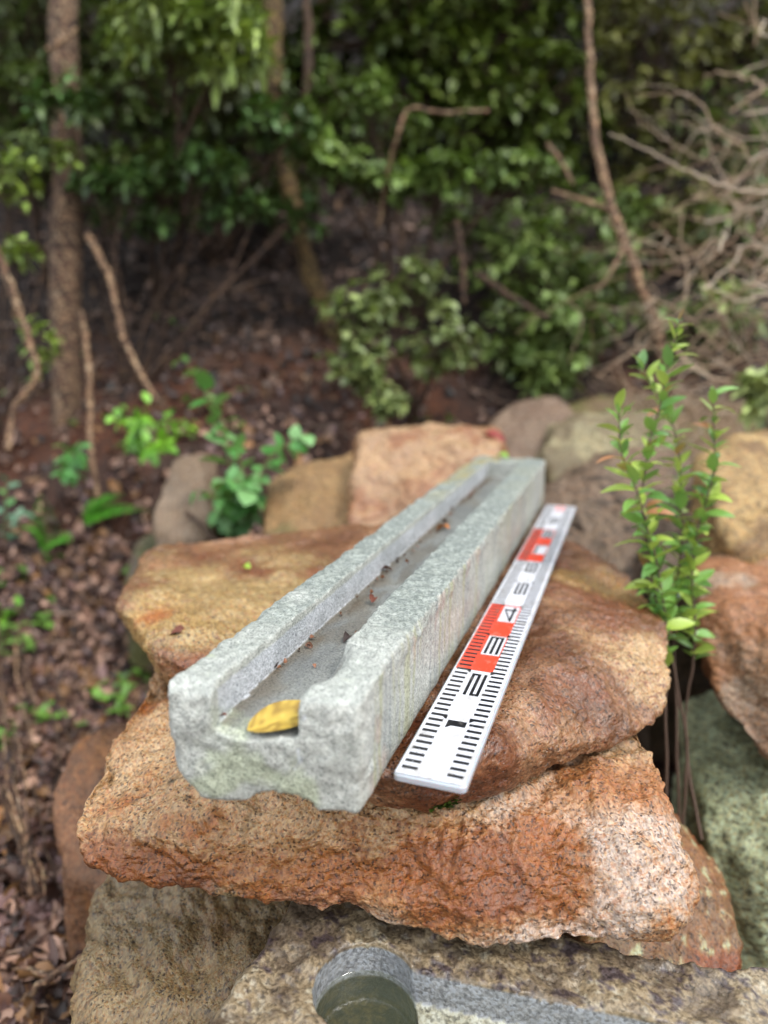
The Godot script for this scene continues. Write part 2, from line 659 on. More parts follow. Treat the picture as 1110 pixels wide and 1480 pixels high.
func _ready() -> void:
	# ---- camera, sky, sun, exposure
	var cam := Camera3D.new()
	cam.name = "camera"
	cam.position = Vector3(0, 0.94, 0)
	cam.rotation = Vector3(-0.23914, 0, 0)
	var lens := CameraAttributesPhysical.new()
	lens.frustum_focal_length = 17.027
	lens.frustum_near = 0.05
	lens.frustum_far = 300.0
	lens.frustum_focus_distance = 0.70
	lens.exposure_aperture = 1.45
	cam.attributes = lens
	cam.fov = 70.349
	cam.near = 0.05
	cam.far = 300.0
	add_child(cam)
	cam.current = true

	var env := Environment.new()
	env.background_mode = Environment.BG_SKY
	var air := ProceduralSkyMaterial.new()
	air.sky_top_color = Color(0.86, 0.89, 0.92)
	air.sky_horizon_color = Color(0.80, 0.82, 0.83)
	air.sky_curve = 0.2
	air.ground_bottom_color = Color(0.12, 0.11, 0.09)
	air.ground_horizon_color = Color(0.3, 0.3, 0.28)
	air.sun_angle_max = 2.0
	env.sky = Sky.new()
	env.sky.sky_material = air
	env.tonemap_mode = Environment.TONE_MAPPER_LINEAR
	env.tonemap_exposure = 3.0
	env.sdfgi_enabled = true
	env.ssao_enabled = true
	env.ssil_enabled = true
	var we := WorldEnvironment.new()
	we.name = "air"
	we.environment = env
	add_child(we)

	var sun := DirectionalLight3D.new()
	sun.name = "veiled_sun"
	sun.light_energy = 0.32
	sun.light_color = Color(1.0, 0.985, 0.96)
	sun.light_angular_distance = 14.0
	sun.shadow_enabled = true
	sun.basis = Basis.looking_at(Vector3(-0.5, -1.0, -0.45))
	add_child(sun)

	# ---- textures and shared materials
	var pinkish := [Color(1.0, 0.93, 0.86), Color(1.0, 0.98, 0.95), Color(0.84, 0.83, 0.82), Color(0.52, 0.48, 0.46), Color(0.92, 0.79, 0.66)]
	texs.granite = crystals(512, 76, 11, pinkish, [4.0, 3.0, 2.5, 1.3, 2.0], 0.22)
	texs.fine = crystals(512, 90, 12, [Color(0.96, 0.965, 0.955), Color(0.89, 0.9, 0.89), Color(0.8, 0.815, 0.81), Color(1, 1, 1), Color(0.7, 0.715, 0.715)], [4.0, 3.0, 2.0, 1.5, 0.5], 0.16)
	texs.dark = crystals(512, 60, 13, [Color(0.95, 0.94, 0.92), Color(0.85, 0.84, 0.82), Color(1.0, 0.99, 0.97), Color(0.78, 0.77, 0.76), Color(0.9, 0.88, 0.85)], [3.0, 3.0, 1.5, 1.2, 2.0], 0.28)
	texs.soil = crystals(256, 40, 14, [Color(0.9, 0.8, 0.72), Color(0.6, 0.5, 0.46), Color(1.0, 0.92, 0.84), Color(0.42, 0.35, 0.32)], [3.0, 3.0, 1.0, 2.0], 0.5)
	terrain_noise = nz(7, 0.9, 4)
	var bark_mat := stone_mat("soil", 0.35, 0.5, 0.9)
	bark_mat = bark_mat.duplicate()
	bark_mat.albedo_color = Color(0.36, 0.29, 0.23)
	mats.bark = bark_mat
	var pale_bark: StandardMaterial3D = bark_mat.duplicate()
	pale_bark.albedo_color = Color(0.63, 0.55, 0.46)
	mats.pale_bark = pale_bark
	var tan_bark: StandardMaterial3D = bark_mat.duplicate()
	tan_bark.albedo_color = Color(0.8, 0.71, 0.6)
	mats.tan_bark = tan_bark
	var trunk_bark: StandardMaterial3D = bark_mat.duplicate()
	trunk_bark.albedo_color = Color(0.50, 0.43, 0.36)
	trunk_bark.heightmap_scale = 0.6
	mats.trunk_bark = trunk_bark
	var olive_bark: StandardMaterial3D = bark_mat.duplicate()
	olive_bark.albedo_color = Color(0.46, 0.4, 0.25)
	mats.olive_bark = olive_bark
	mats.stem = plain("stem_green", Color(0.42, 0.36, 0.2), 0.6)
	mats.red_stem = plain("stem_red", Color(0.33, 0.25, 0.2), 0.7)
	leaf_mat("leaf", Color(1, 1, 1), 0.46, 0.5)
	var dead := leaf_mat("dead_leaf", Color(1, 1, 1), 0.55, 0.15)

	# ---- the ground
	var gv := PackedVector3Array()
	var gi := PackedInt32Array()
	var gc := PackedColorArray()
	var gn := 190
	var tone := nz(21, 1.6, 4)
	for j in gn + 1:
		var b := j * 2.0 / gn - 1.0
		for i in gn + 1:
			var a := i * 2.0 / gn - 1.0
			var x := a * 2.6 + pow(a, 7.0) * 60.0
			var z := -1.6 + b * 3.0 + pow(b, 7.0) * 60.0
			gv.append(Vector3(x, ground(x, z), z))
			var t := tone.get_noise_2d(x, z)
			var earth := Color(0.29, 0.20, 0.155).lerp(Color(0.37, 0.255, 0.175), clampf(0.5 + t * 1.5, 0, 1))
			earth = earth.lerp(Color(0.19, 0.135, 0.10), smoothstep(-2.75, -3.1, z + t * 0.4) * 0.9)                     # dark humus up the bank
			earth = earth.lerp(Color(0.40, 0.23, 0.10), smoothstep(0.0, 0.3, t + 0.25) * smoothstep(-2.0, -2.3, z) * smoothstep(-3.0, -2.7, z) * 0.7)   # bare subsoil in the cut of the bank
			gc.append(earth)
	for j in gn:
		for i in gn:
			var a := j * (gn + 1) + i
			gi.append_array(PackedInt32Array([a, a + 1, a + gn + 1, a + 1, a + gn + 2, a + gn + 1]))
	var soil := put("ground", finish(gv, gi, gc), stone_mat("soil", 0.22, 0.9, 0.85))
	tag(soil, "brown earth floor and bank of the wood behind the stones", "ground", "", "structure")

	# ---- fallen leaves: nobody could count them
	var rg := generator(31)
	for part in 2:
		var where := []
		var tints := []
		var hues := [Color(0.33, 0.24, 0.2), Color(0.43, 0.33, 0.28), Color(0.24, 0.17, 0.145), Color(0.53, 0.42, 0.36), Color(0.44, 0.32, 0.21), Color(0.37, 0.29, 0.28), Color(0.20, 0.15, 0.13)]
		for i in 14000:
			var s := 0.2 + 4.3 * pow(rg.randf(), 0.75)
			var x := rg.randf_range(-1.9, 0.1) * (0.55 + s * 0.35) if i % 3 else rg.randf_range(-0.6, 1.2) * (0.5 + s * 0.4)
			if i % 5 < 2:
				s = rg.randf_range(0.6, 2.2)
				x = rg.randf_range(-0.78, -0.22) * (0.45 + s * 0.6)
			var p := Vector3(x, 0, -s)
			p.y = ground(p.x, p.z) + rg.randf_range(0.004, 0.03)
			var slope := Vector3(ground(p.x - 0.05, p.z) - ground(p.x + 0.05, p.z), 0.1, ground(p.x, p.z - 0.05) - ground(p.x, p.z + 0.05)).normalized()
			if rg.randf() < 0.25 * smoothstep(2.1, 2.5, s): continue
			var f := facing(Vector3.ZERO, Vector3(rg.randfn(), rg.randfn() * 0.35, rg.randfn()), rg.randf_range(0.4, 0.85) * (1.5 if rg.randf() < 0.25 else 1.0), rg.randf_range(-0.6, 0.6) + (PI if rg.randf() < 0.4 else 0.0))
			where.append(Transform3D(Basis(Quaternion(Vector3.UP, slope)) * f.basis, p))
			var g := rg.randf_range(0.7, 1.2)
			var c: Color = hues[rg.randi() % hues.size()]
			if s > 2.6: g *= 0.8
			else: g *= 1.15   # older, wetter leaves up the bank
			tints.append(Color(c.r * g, c.g * g, c.b * g))
		var lt := scatter("leaf_litter", leaf(0.055, 0.026, 0.35, 0.35, 0.85, 4, 0.25) if part == 0 else leaf(0.042, 0.024, -0.3, 0.5, 0.9, 4, 0.4), dead, where, tints, self)
		tag(lt, "dry brown fallen leaves lying over the earth floor and bank" if part == 0 else "small curled brown leaves strewn among the leaf litter", "leaf litter", "", "stuff")

	var sticks := []
	var hues := []
	for i in 700:
		var s := 0.5 + 3.5 * rg.randf()
		var x := rg.randf_range(-1.9, 1.0) * (0.55 + s * 0.35)
		sticks.append(facing(Vector3(x, ground(x, -s) + 0.015, -s), Vector3(rg.randfn(), rg.randfn() * 0.25, rg.randfn()), rg.randf_range(0.5, 1.6)))
		var g := rg.randf_range(0.3, 0.62)
		hues.append(Color(g, g * 0.82, g * 0.7))
	var one := SurfaceTool.new()
	one.begin(Mesh.PRIMITIVE_TRIANGLES)
	tube(one, [Vector3(0, 0, -0.07), Vector3(0.012, 0.006, -0.01), Vector3(-0.004, 0.004, 0.04), Vector3(0.01, 0, 0.08)], 0.0028, 0.0012, 5, Color.WHITE, 0.003, 3)
	var fallen := scatter("fallen_twigs", one.commit(), plain("fallen_twig", Color(1, 1, 1), 0.8, true), sticks, hues, self)
	tag(fallen, "short dry twigs strewn over the leaf litter", "fallen twigs", "", "stuff")

	stones()
	trough_and_rule()
	small_things()
	wood()


func stones() -> void:
	var granite := stone_mat("granite", 0.15, 0.14, 0.5)
	var wet := stone_mat("granite", 0.15, 0.16, 0.36)
	var dull := stone_mat("granite", 0.2, 0.15, 0.7)
	var rust := Color(0.54, 0.335, 0.17)
	var deep := Color(0.37, 0.21, 0.13)
	var pale := Color(0.68, 0.61, 0.57)
	rock("rust_stained_slab", "large pinkish granite slab with rusty orange streaks, directly under the upper slab",
		[Vector3(-0.2842, 0.5, -0.8835), Vector3(-0.3265, 0.495, -0.8326), Vector3(-0.328, 0.48, -0.6739), Vector3(-0.3194, 0.465, -0.6171), Vector3(-0.2882, 0.44, -0.5813), Vector3(-0.1962, 0.432, -0.5712), Vector3(-0.0729, 0.43, -0.5608), Vector3(0.0031, 0.426, -0.5521), Vector3(0.1244, 0.42, -0.5291), Vector3(0.1915, 0.412, -0.5181), Vector3(0.2909, 0.428, -0.5484),
		Vector3(-0.0857, 0.517, -0.5828), Vector3(0.0424, 0.512, -0.6), Vector3(0.3062, 0.51, -0.7329), Vector3(0.3001, 0.492, -0.628), Vector3(0.2912, 0.46, -0.5455), Vector3(-0.3, 0.505, -1.05), Vector3(0.3, 0.505, -1.1), Vector3(-0.25, 0.42, -0.95), Vector3(0.3, 0.42, -0.95)],
		Vector3.ZERO, -9.0, 250, 101,
		{"c0": Color(0.69, 0.585, 0.455), "c1": Color(0.59, 0.465, 0.335), "stain": rust, "stain_at": 0.3, "stain_freq": 7.0, "speck": Color(0.42, 0.27, 0.19), "speck_share": 0.5, "bed": 0.003, "amp": 0.8,
		"spots": [[Vector3(0.2059, 0.45, -0.5653), 0.15, pale, 0.95], [Vector3(0.1257, 0.43, -0.5384), 0.09, pale, 0.9], [Vector3(0.2488, 0.485, -0.606), 0.07, pale, 0.85], [Vector3(0.0031, 0.43, -0.5502), 0.05, pale, 0.7, Vector3(0.6, 1.4, 1)], [Vector3(-0.1046, 0.51, -0.6243), 0.10, Color(0.70, 0.58, 0.44), 0.7, Vector3(0.6, 1.5, 1)], [Vector3(0.053, 0.455, -0.5553), 0.075, rust, 0.9, Vector3(0.5, 1.5, 1)], [Vector3(0.0533, 0.46, -0.5606), 0.055, deep, 0.8, Vector3(0.5, 1.6, 1)], [Vector3(-0.2259, 0.45, -0.5987), 0.055, deep, 0.95, Vector3(0.55, 1.6, 1)], [Vector3(-0.1679, 0.45, -0.5921), 0.075, rust, 0.9, Vector3(0.5, 1.7, 1)], [Vector3(-0.0543, 0.455, -0.5726), 0.075, rust, 0.85, Vector3(0.45, 1.7, 1)],
			[Vector3(-0.0993, 0.435, -0.5696), 0.05, Color(0.42, 0.27, 0.2), 0.7, Vector3(0.4, 1.6, 1)], [Vector3(0.1561, 0.475, -0.5754), 0.035, rust, 1.0, Vector3(1.0, 0.6, 1)], [Vector3(0.2619, 0.505, -0.6489), 0.05, rust, 0.75, Vector3(0.5, 1, 1)], [Vector3(0.2058, 0.51, -0.6243), 0.04, rust, 0.6, Vector3(0.5, 1, 1)],
			[Vector3(-0.2172, 0.505, -0.6512), 0.011, Color(0.16, 0.15, 0.12), 0.9], [Vector3(-0.1898, 0.5, -0.62), 0.008, Color(0.16, 0.15, 0.12), 0.9], [Vector3(-0.1383, 0.43, -0.5709), 0.03, Color(0.6, 0.62, 0.5), 0.6],
			[Vector3(0.2697, 0.455, -0.5595), 0.07, pale, 0.95]]}, granite)
	rock("ochre_slab", "flat ochre and red brown slab that carries the trough and the measuring rule",
		[Vector3(-0.4258, 0.578, -1.219), Vector3(-0.3889, 0.568, -0.987), Vector3(-0.3879, 0.53, -0.9834), Vector3(-0.2844, 0.5, -0.8562), Vector3(-0.0744, 0.58, -1.374), Vector3(0.3495, 0.575, -1.26), Vector3(0.3986, 0.566, -1.14), Vector3(0.4032, 0.552, -0.9429), Vector3(0.3622, 0.53, -0.8104), Vector3(0.3021, 0.512, -0.7222), Vector3(0.0946, 0.518, -0.602), Vector3(-0.0031, 0.523, -0.5726), Vector3(-0.0058, 0.578, -0.5351), Vector3(0.0817, 0.572, -0.5642), Vector3(0.2427, 0.572, -0.7703),
		Vector3(-0.2692, 0.565, -0.8038), Vector3(-0.3, 0.51, -1.1), Vector3(0.3, 0.51, -1.25)],
		Vector3.ZERO, -9.0, 190, 202,
		{"c0": Color(0.42, 0.29, 0.205), "c1": Color(0.54, 0.415, 0.315), "stain": Color(0.46, 0.30, 0.21), "stain_at": 0.22, "speck": Color(0.34, 0.2, 0.15), "speck_share": 0.5, "power": 40.0, "amp": 0.55,
		"spots": [[Vector3(-0.2287, 0.575, -0.9629), 0.26, Color(0.63, 0.545, 0.385), 0.95], [Vector3(-0.3185, 0.54, -0.9002), 0.10, Color(0.66, 0.55, 0.36), 0.9], [Vector3(0.3174, 0.57, -1.034), 0.11, Color(0.6, 0.48, 0.28), 0.9], [Vector3(-0.3049, 0.57, -0.9236), 0.04, Color(0.62, 0.36, 0.2), 0.7],
			[Vector3(0.333, 0.54, -0.8373), 0.10, Color(0.74, 0.64, 0.5), 0.8], [Vector3(0.0539, 0.53, -0.5849), 0.09, Color(0.36, 0.2, 0.12), 0.8], [Vector3(-0.2455, 0.55, -0.8359), 0.03, Color(0.78, 0.72, 0.58), 0.8]]}, wet)
	rock("grey_brown_boulder", "broad grey brown boulder under the left end of the rust stained slab",
		[Vector3(-0.3544, 0.3058, -0.71), Vector3(-0.312, 0.2765, -0.5793), Vector3(-0.3043, 0.2921, -0.7684), Vector3(-0.1024, 0.3026, -0.7298), Vector3(-0.0821, 0.3041, -0.5552), Vector3(-0.2077, 0.3075, -0.5817)], Vector3(0.05, 0.03, -0.25), -0.05, 70, 303,
		{"c0": Color(0.52, 0.45, 0.34), "c1": Color(0.42, 0.36, 0.26), "stain": Color(0.44, 0.34, 0.21), "stain_at": 0.25, "speck": Color(0.24, 0.18, 0.13), "speck_share": 0.6, "amp": 1.2}, granite)
	rock("lichened_boulder", "brown boulder with pale lichen spots under the right tip of the slab",
		[Vector3(0.3547, 0.3361, -0.8615), Vector3(0.403, 0.3024, -0.8018), Vector3(0.4299, 0.2593, -0.7398), Vector3(0.4166, 0.2365, -0.6828), Vector3(0.339, 0.2323, -0.6509), Vector3(0.2191, 0.2789, -0.6417), Vector3(0.2217, 0.2667, -0.8137)], Vector3(0.02, -0.03, -0.2), -0.05, 60, 404,
		{"c0": Color(0.52, 0.37, 0.24), "c1": Color(0.40, 0.33, 0.24), "stain": Color(0.50, 0.27, 0.14), "stain_at": 0.15, "speck": Color(0.62, 0.66, 0.55), "speck_share": 0.9, "speck_freq": 45.0}, granite)
	rock("moss_grey_boulder", "grey green lichen covered boulder at the lower right edge",
		[Vector3(0.4929, 0.2633, -1.019), Vector3(0.5771, 0.2838, -1.075), Vector3(0.7371, 0.2838, -1.075), Vector3(0.4614, 0.2083, -0.9127), Vector3(0.5238, 0.1665, -0.8407), Vector3(0.7014, 0.1433, -0.8659), Vector3(0.602, 0.2998, -0.8526)], Vector3(0.05, 0.0, -0.2), -0.05, 60, 505,
		{"c0": Color(0.62, 0.66, 0.54), "c1": Color(0.52, 0.56, 0.44), "stain": Color(0.70, 0.75, 0.63), "stain_at": -0.05, "stain_freq": 18.0, "speck": Color(0.2, 0.19, 0.14), "speck_share": 0.8}, dull)
	rock("orange_faced_stone", "angular stone with an orange stained face at the right edge",
		[Vector3(0.5298, 0.5421, -1.19), Vector3(0.6995, 0.5455, -1.242), Vector3(0.8171, 0.5558, -1.141), Vector3(0.5005, 0.4654, -1.068), Vector3(0.4934, 0.4046, -1.002), Vector3(0.5464, 0.332, -0.9119), Vector3(0.749, 0.2927, -0.9744), Vector3(0.6176, 0.5131, -0.9149)], Vector3(0.08, -0.02, -0.18), -9.0, 70, 606,
		{"c0": Color(0.64, 0.46, 0.33), "c1": Color(0.57, 0.4, 0.28), "stain": Color(0.60, 0.54, 0.48), "stain_at": 0.2, "speck": Color(0.34, 0.24, 0.18), "spots": [[Vector3(0.535, 0.4193, -0.9538), 0.1, Color(0.62, 0.53, 0.46), 0.9]]}, granite)
	rock("dark_boulder", "dark grey boulder behind the far end of the measuring rule",
		[Vector3(0.2933, 0.5246, -1.69), Vector3(0.4259, 0.6116, -1.711), Vector3(0.5615, 0.6729, -1.746), Vector3(0.7544, 0.6666, -1.766), Vector3(0.7543, 0.6102, -1.618), Vector3(0.6643, 0.4528, -1.425), Vector3(0.4299, 0.4251, -1.398), Vector3(0.2789, 0.4352, -1.524)], Vector3(0.03, -0.05, -0.25), 0.1, 56, 707,
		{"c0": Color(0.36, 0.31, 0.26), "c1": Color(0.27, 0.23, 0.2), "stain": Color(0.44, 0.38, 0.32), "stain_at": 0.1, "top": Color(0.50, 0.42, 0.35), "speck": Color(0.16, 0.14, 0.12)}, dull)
	rock("olive_stone", "rounded olive grey stone between the dark boulder and the bank",
		[Vector3(0.4151, 0.6238, -1.899), Vector3(0.4713, 0.7082, -2.023), Vector3(0.6376, 0.738, -2.071), Vector3(0.8272, 0.7307, -2.028), Vector3(0.7789, 0.5817, -1.848), Vector3(0.4387, 0.5643, -1.843)], Vector3(0.02, -0.05, -0.2), 0.2, 44, 808,
		{"c0": Color(0.50, 0.47, 0.38), "c1": Color(0.42, 0.38, 0.30), "stain": Color(0.58, 0.56, 0.45), "stain_at": 0.1, "speck": Color(0.28, 0.25, 0.18)}, dull)
	rock("mauve_grey_stone", "low mauve grey stone just right of the pink block",
		[Vector3(0.3101, 0.6794, -2.201), Vector3(0.3909, 0.7375, -2.297), Vector3(0.5581, 0.7586, -2.303), Vector3(0.6081, 0.6694, -2.147), Vector3(0.4783, 0.5872, -2.024), Vector3(0.317, 0.582, -2.054)], Vector3(0.02, -0.05, -0.2), 0.3, 44, 909,
		{"c0": Color(0.52, 0.45, 0.39), "c1": Color(0.43, 0.36, 0.31), "speck": Color(0.3, 0.25, 0.2)}, dull)
	rock("long_grey_slab", "long weathered grey brown slab at the foot of the bank",
		[Vector3(0.5619, 0.7129, -2.374), Vector3(0.8167, 0.7609, -2.478), Vector3(1.332, 0.7204, -2.365), Vector3(1.25, 0.5203, -2.059), Vector3(0.7064, 0.57, -2.123)], Vector3(0.05, -0.06, -0.25), 0.3, 44, 1010,
		{"c0": Color(0.56, 0.48, 0.39), "c1": Color(0.46, 0.39, 0.3), "stain": Color(0.42, 0.42, 0.24), "stain_at": 0.15, "speck": Color(0.32, 0.27, 0.2)}, dull)
	rock("yellowish_stone", "yellowish grey stone lying high at the right edge",
		[Vector3(0.6283, 0.6985, -1.434), Vector3(0.8034, 0.7459, -1.517), Vector3(0.9874, 0.7307, -1.441), Vector3(0.6088, 0.6367, -1.326), Vector3(0.6223, 0.554, -1.265), Vector3(0.8852, 0.5419, -1.241)], Vector3(0.05, -0.02, -0.15), 0.25, 52, 1111,
		{"c0": Color(0.68, 0.58, 0.40), "c1": Color(0.55, 0.46, 0.32), "speck": Color(0.36, 0.3, 0.22), "stain": Color(0.46, 0.36, 0.24), "stain_at": 0.25}, dull)
	rock("shadowed_stone", "dark brown stone wedged under the yellowish stone",
		[Vector3(0.5139, 0.5379, -1.364), Vector3(0.6283, 0.5563, -1.399), Vector3(0.8047, 0.5379, -1.364), Vector3(0.765, 0.4453, -1.269), Vector3(0.4987, 0.4417, -1.278)], Vector3(0.05, -0.02, -0.15), 0.1, 36, 1212,
		{"c0": Color(0.34, 0.29, 0.24), "c1": Color(0.28, 0.23, 0.19)}, dull)
	rock("pink_block", "squarish pink orange granite block behind the far end of the trough",
		[Vector3(-0.0793, 0.6443, -1.678), Vector3(-0.06, 0.7168, -1.798), Vector3(0.0623, 0.7185, -1.871), Vector3(0.285, 0.722, -1.872), Vector3(0.2925, 0.6774, -1.645), Vector3(0.2789, 0.5906, -1.562), Vector3(-0.0828, 0.5102, -1.522), Vector3(0.1263, 0.4983, -1.498)], Vector3(0.01, -0.04, -0.12), 0.1, 70, 1313,
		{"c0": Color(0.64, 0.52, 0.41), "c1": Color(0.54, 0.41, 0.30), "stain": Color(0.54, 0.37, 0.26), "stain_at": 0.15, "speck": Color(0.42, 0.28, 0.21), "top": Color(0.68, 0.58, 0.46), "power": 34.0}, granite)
	rock("buff_stone", "buff stone with green moss low down, left of the pink block",
		[Vector3(-0.3051, 0.5546, -1.738), Vector3(-0.2775, 0.5991, -1.852), Vector3(-0.0543, 0.6482, -1.885), Vector3(-0.0314, 0.4728, -1.584), Vector3(-0.2767, 0.47, -1.594)], Vector3(0.0, -0.05, -0.2), 0.05, 44, 1414,
		{"c0": Color(0.62, 0.51, 0.36), "c1": Color(0.50, 0.4, 0.28), "speck": Color(0.34, 0.28, 0.2), "spots": [[Vector3(-0.245, 0.5007, -1.601), 0.09, Color(0.3, 0.31, 0.14), 0.8], [Vector3(-0.0849, 0.4963, -1.559), 0.1, Color(0.3, 0.29, 0.15), 0.8]]}, dull)
	rock("pale_grey_stone", "small pale grey stone standing behind the round leaved seedling",
		[Vector3(-0.6026, 0.4987, -1.848), Vector3(-0.5905, 0.6106, -1.978), Vector3(-0.5137, 0.6148, -2), Vector3(-0.4429, 0.4478, -1.794), Vector3(-0.5846, 0.4134, -1.786)], Vector3(0.0, -0.03, -0.15), 0.0, 36, 1515,
		{"c0": Color(0.54, 0.48, 0.42), "c1": Color(0.46, 0.4, 0.34), "speck": Color(0.36, 0.3, 0.26)}, dull)
	rock("mossy_rock", "dark mossy rock in the litter left of the ochre slab",
		[Vector3(-0.7113, 0.2796, -1.846), Vector3(-0.6952, 0.3737, -1.921), Vector3(-0.5771, 0.4391, -1.957), Vector3(-0.4614, 0.2966, -1.799), Vector3(-0.6786, 0.2614, -1.79)], Vector3(0.0, -0.03, -0.2), 0.0, 40, 1616,
		{"c0": Color(0.36, 0.31, 0.26), "c1": Color(0.28, 0.25, 0.2), "stain": Color(0.28, 0.29, 0.15), "stain_at": 0.0}, dull)
	rock("brown_stone", "small reddish brown stone behind the left nose of the slab",
		[Vector3(-0.5268, 0.2313, -1.011), Vector3(-0.531, 0.265, -1.091), Vector3(-0.4357, 0.283, -1.096), Vector3(-0.3571, 0.1942, -0.8475), Vector3(-0.473, 0.1764, -0.8946)], Vector3(0.05, -0.03, -0.15), -0.05, 40, 1717,
		{"c0": Color(0.48, 0.34, 0.24), "c1": Color(0.38, 0.27, 0.19), "stain": Color(0.5, 0.34, 0.2), "stain_at": 0.2}, dull)

	# ---- the basin stone with its round bowl and channel
	var rough := nz(61, 9.0, 3)
	var grit := nz(62, 45.0, 4)
	var ridge := nz(63, 28.0, 2, FastNoiseLite.TYPE_SIMPLEX_SMOOTH, FastNoiseLite.FRACTAL_RIDGED)
	var pts := [Vector3(-0.09, 0.388, -0.622), Vector3(0.36, 0.384, -0.528), Vector3(0.52, 0.38, -0.45), Vector3(0.52, 0.38, -0.28), Vector3(-0.16, 0.386, -0.445), Vector3(-0.19, 0.378, -0.35), Vector3(-0.15, 0.38, -0.28),
		Vector3(-0.12, 0.2, -0.66), Vector3(0.5, 0.2, -0.52), Vector3(0.54, 0.2, -0.26), Vector3(-0.22, 0.2, -0.27), Vector3(-0.23, 0.2, -0.46)]
	var planes := hull_planes(pts)
	var bowl := Vector3(-0.0165, 0, -0.5175)
	var along := Vector3(0.970, 0, 0.2425)
	var across := Vector3(-0.2425, 0, 0.970)
	var begin := Vector3(0.028, 0, -0.534)
	var shape := func(p: Vector3) -> float:
		var d := -1e9
		for pl in planes: d = maxf(d, pl.normal.dot(p) - pl.d)
		if d < -0.03 and p.y < 0.3: return d
		d += rough.get_noise_3dv(p) * 0.010 + grit.get_noise_3dv(p) * 0.0035 - ridge.get_noise_3dv(p) * 0.003
		var q := p - bowl
		var e := Vector2(q.x, q.z).length() - 0.0455 + grit.get_noise_3dv(p) * 0.0006
		e = maxf(e, 0.325 - p.y)
		var r := p - begin
		var ch := maxf(maxf(absf(r.dot(across) - 0.035) - 0.035, 0.3525 - p.y), -0.02 - r.dot(along)) + grit.get_noise_3dv(p) * 0.0006
		return maxf(d, -minf(e, ch))
	var mottle := nz(64, 14.0, 4)
	var fleck := nz(65, 80.0, 3)
	var paint := func(p: Vector3, nn: Vector3) -> Color:
		var a := mottle.get_noise_3dv(p)
		var f := fleck.get_noise_3dv(p)
		var c := Color(0.54, 0.475, 0.385).lerp(Color(0.39, 0.34, 0.29), smoothstep(-0.1, 0.3, a + f * 0.5))
		c = c.lerp(Color(0.68, 0.65, 0.58), smoothstep(0.2, 0.4, f - a * 0.4) * 0.7)
		c = c.lerp(Color(0.25, 0.21, 0.23), smoothstep(0.25, 0.45, f * 0.8 + mottle.get_noise_3dv(p * 1.7 + Vector3.ONE) * 0.8) * 0.8)
		var q := p - bowl
		var r := p - begin
		var cut := Vector2(q.x, q.z).length() < 0.0475
		var run := r.dot(across) > -0.002 and r.dot(across) < 0.072 and r.dot(along) > -0.02
		if (cut or run) and p.y < 0.3835 and p.y > 0.31:
			c = Color(0.61, 0.62, 0.64).lerp(Color(0.53, 0.54, 0.56), clampf(0.5 + f, 0, 1))
			if cut and p.y < 0.352: c = Color(0.27, 0.235, 0.14).lerp(Color(0.10, 0.09, 0.06), clampf(0.5 + a + f * 1.6, 0, 1))
			elif nn.y > 0.7: c = Color(0.70, 0.70, 0.65).lerp(Color(0.60, 0.59, 0.52), clampf(0.5 + f * 1.4, 0, 1))
		return c
	var bs := put("basin_stone", net(Vector3(-0.26, 0.19, -0.68), Vector3(0.56, 0.405, -0.25), 0.003, shape, paint), stone_mat("dark", 0.16, 0.07, 0.4))
	tag(bs, "dark wet stone with a round water bowl and a cut channel, lowest in front", "basin stone")
	var water := SurfaceTool.new()
	water.begin(Mesh.PRIMITIVE_TRIANGLES)
	for i in 48:
		var a := TAU * i / 48
		var b := TAU * (i + 1) / 48
		var u := Vector3(cos(a), 0, sin(a))
		var w := Vector3(cos(b), 0, sin(b))
		var level := bowl + Vector3(0, 0.3575, 0)
		var lift := Vector3(0, 0.0016, 0)
		for q in [[level, Vector3.UP], [level + u * 0.0435, Vector3.UP], [level + w * 0.0435, Vector3.UP], [level + u * 0.0435, Vector3.UP], [level + u * 0.0462 + lift, Vector3.UP - u * 1.4], [level + w * 0.0462 + lift, Vector3.UP - w * 1.4],
				[level + u * 0.0435, Vector3.UP], [level + w * 0.0462 + lift, Vector3.UP - w * 1.4], [level + w * 0.0435, Vector3.UP]]:   # the rim creeps up the wall of the bowl
			water.set_normal(q[1].normalized())
			water.add_vertex(q[0])
	var film := StandardMaterial3D.new()
	film.transparency = BaseMaterial3D.TRANSPARENCY_ALPHA
	film.albedo_color = Color(0.8, 0.85, 0.7, 0.06)
	film.roughness = 0.02
	mats.film = film
	var wt := put("water", water.commit(), film)
	tag(wt, "still water standing in the round bowl", "water", "", "structure")


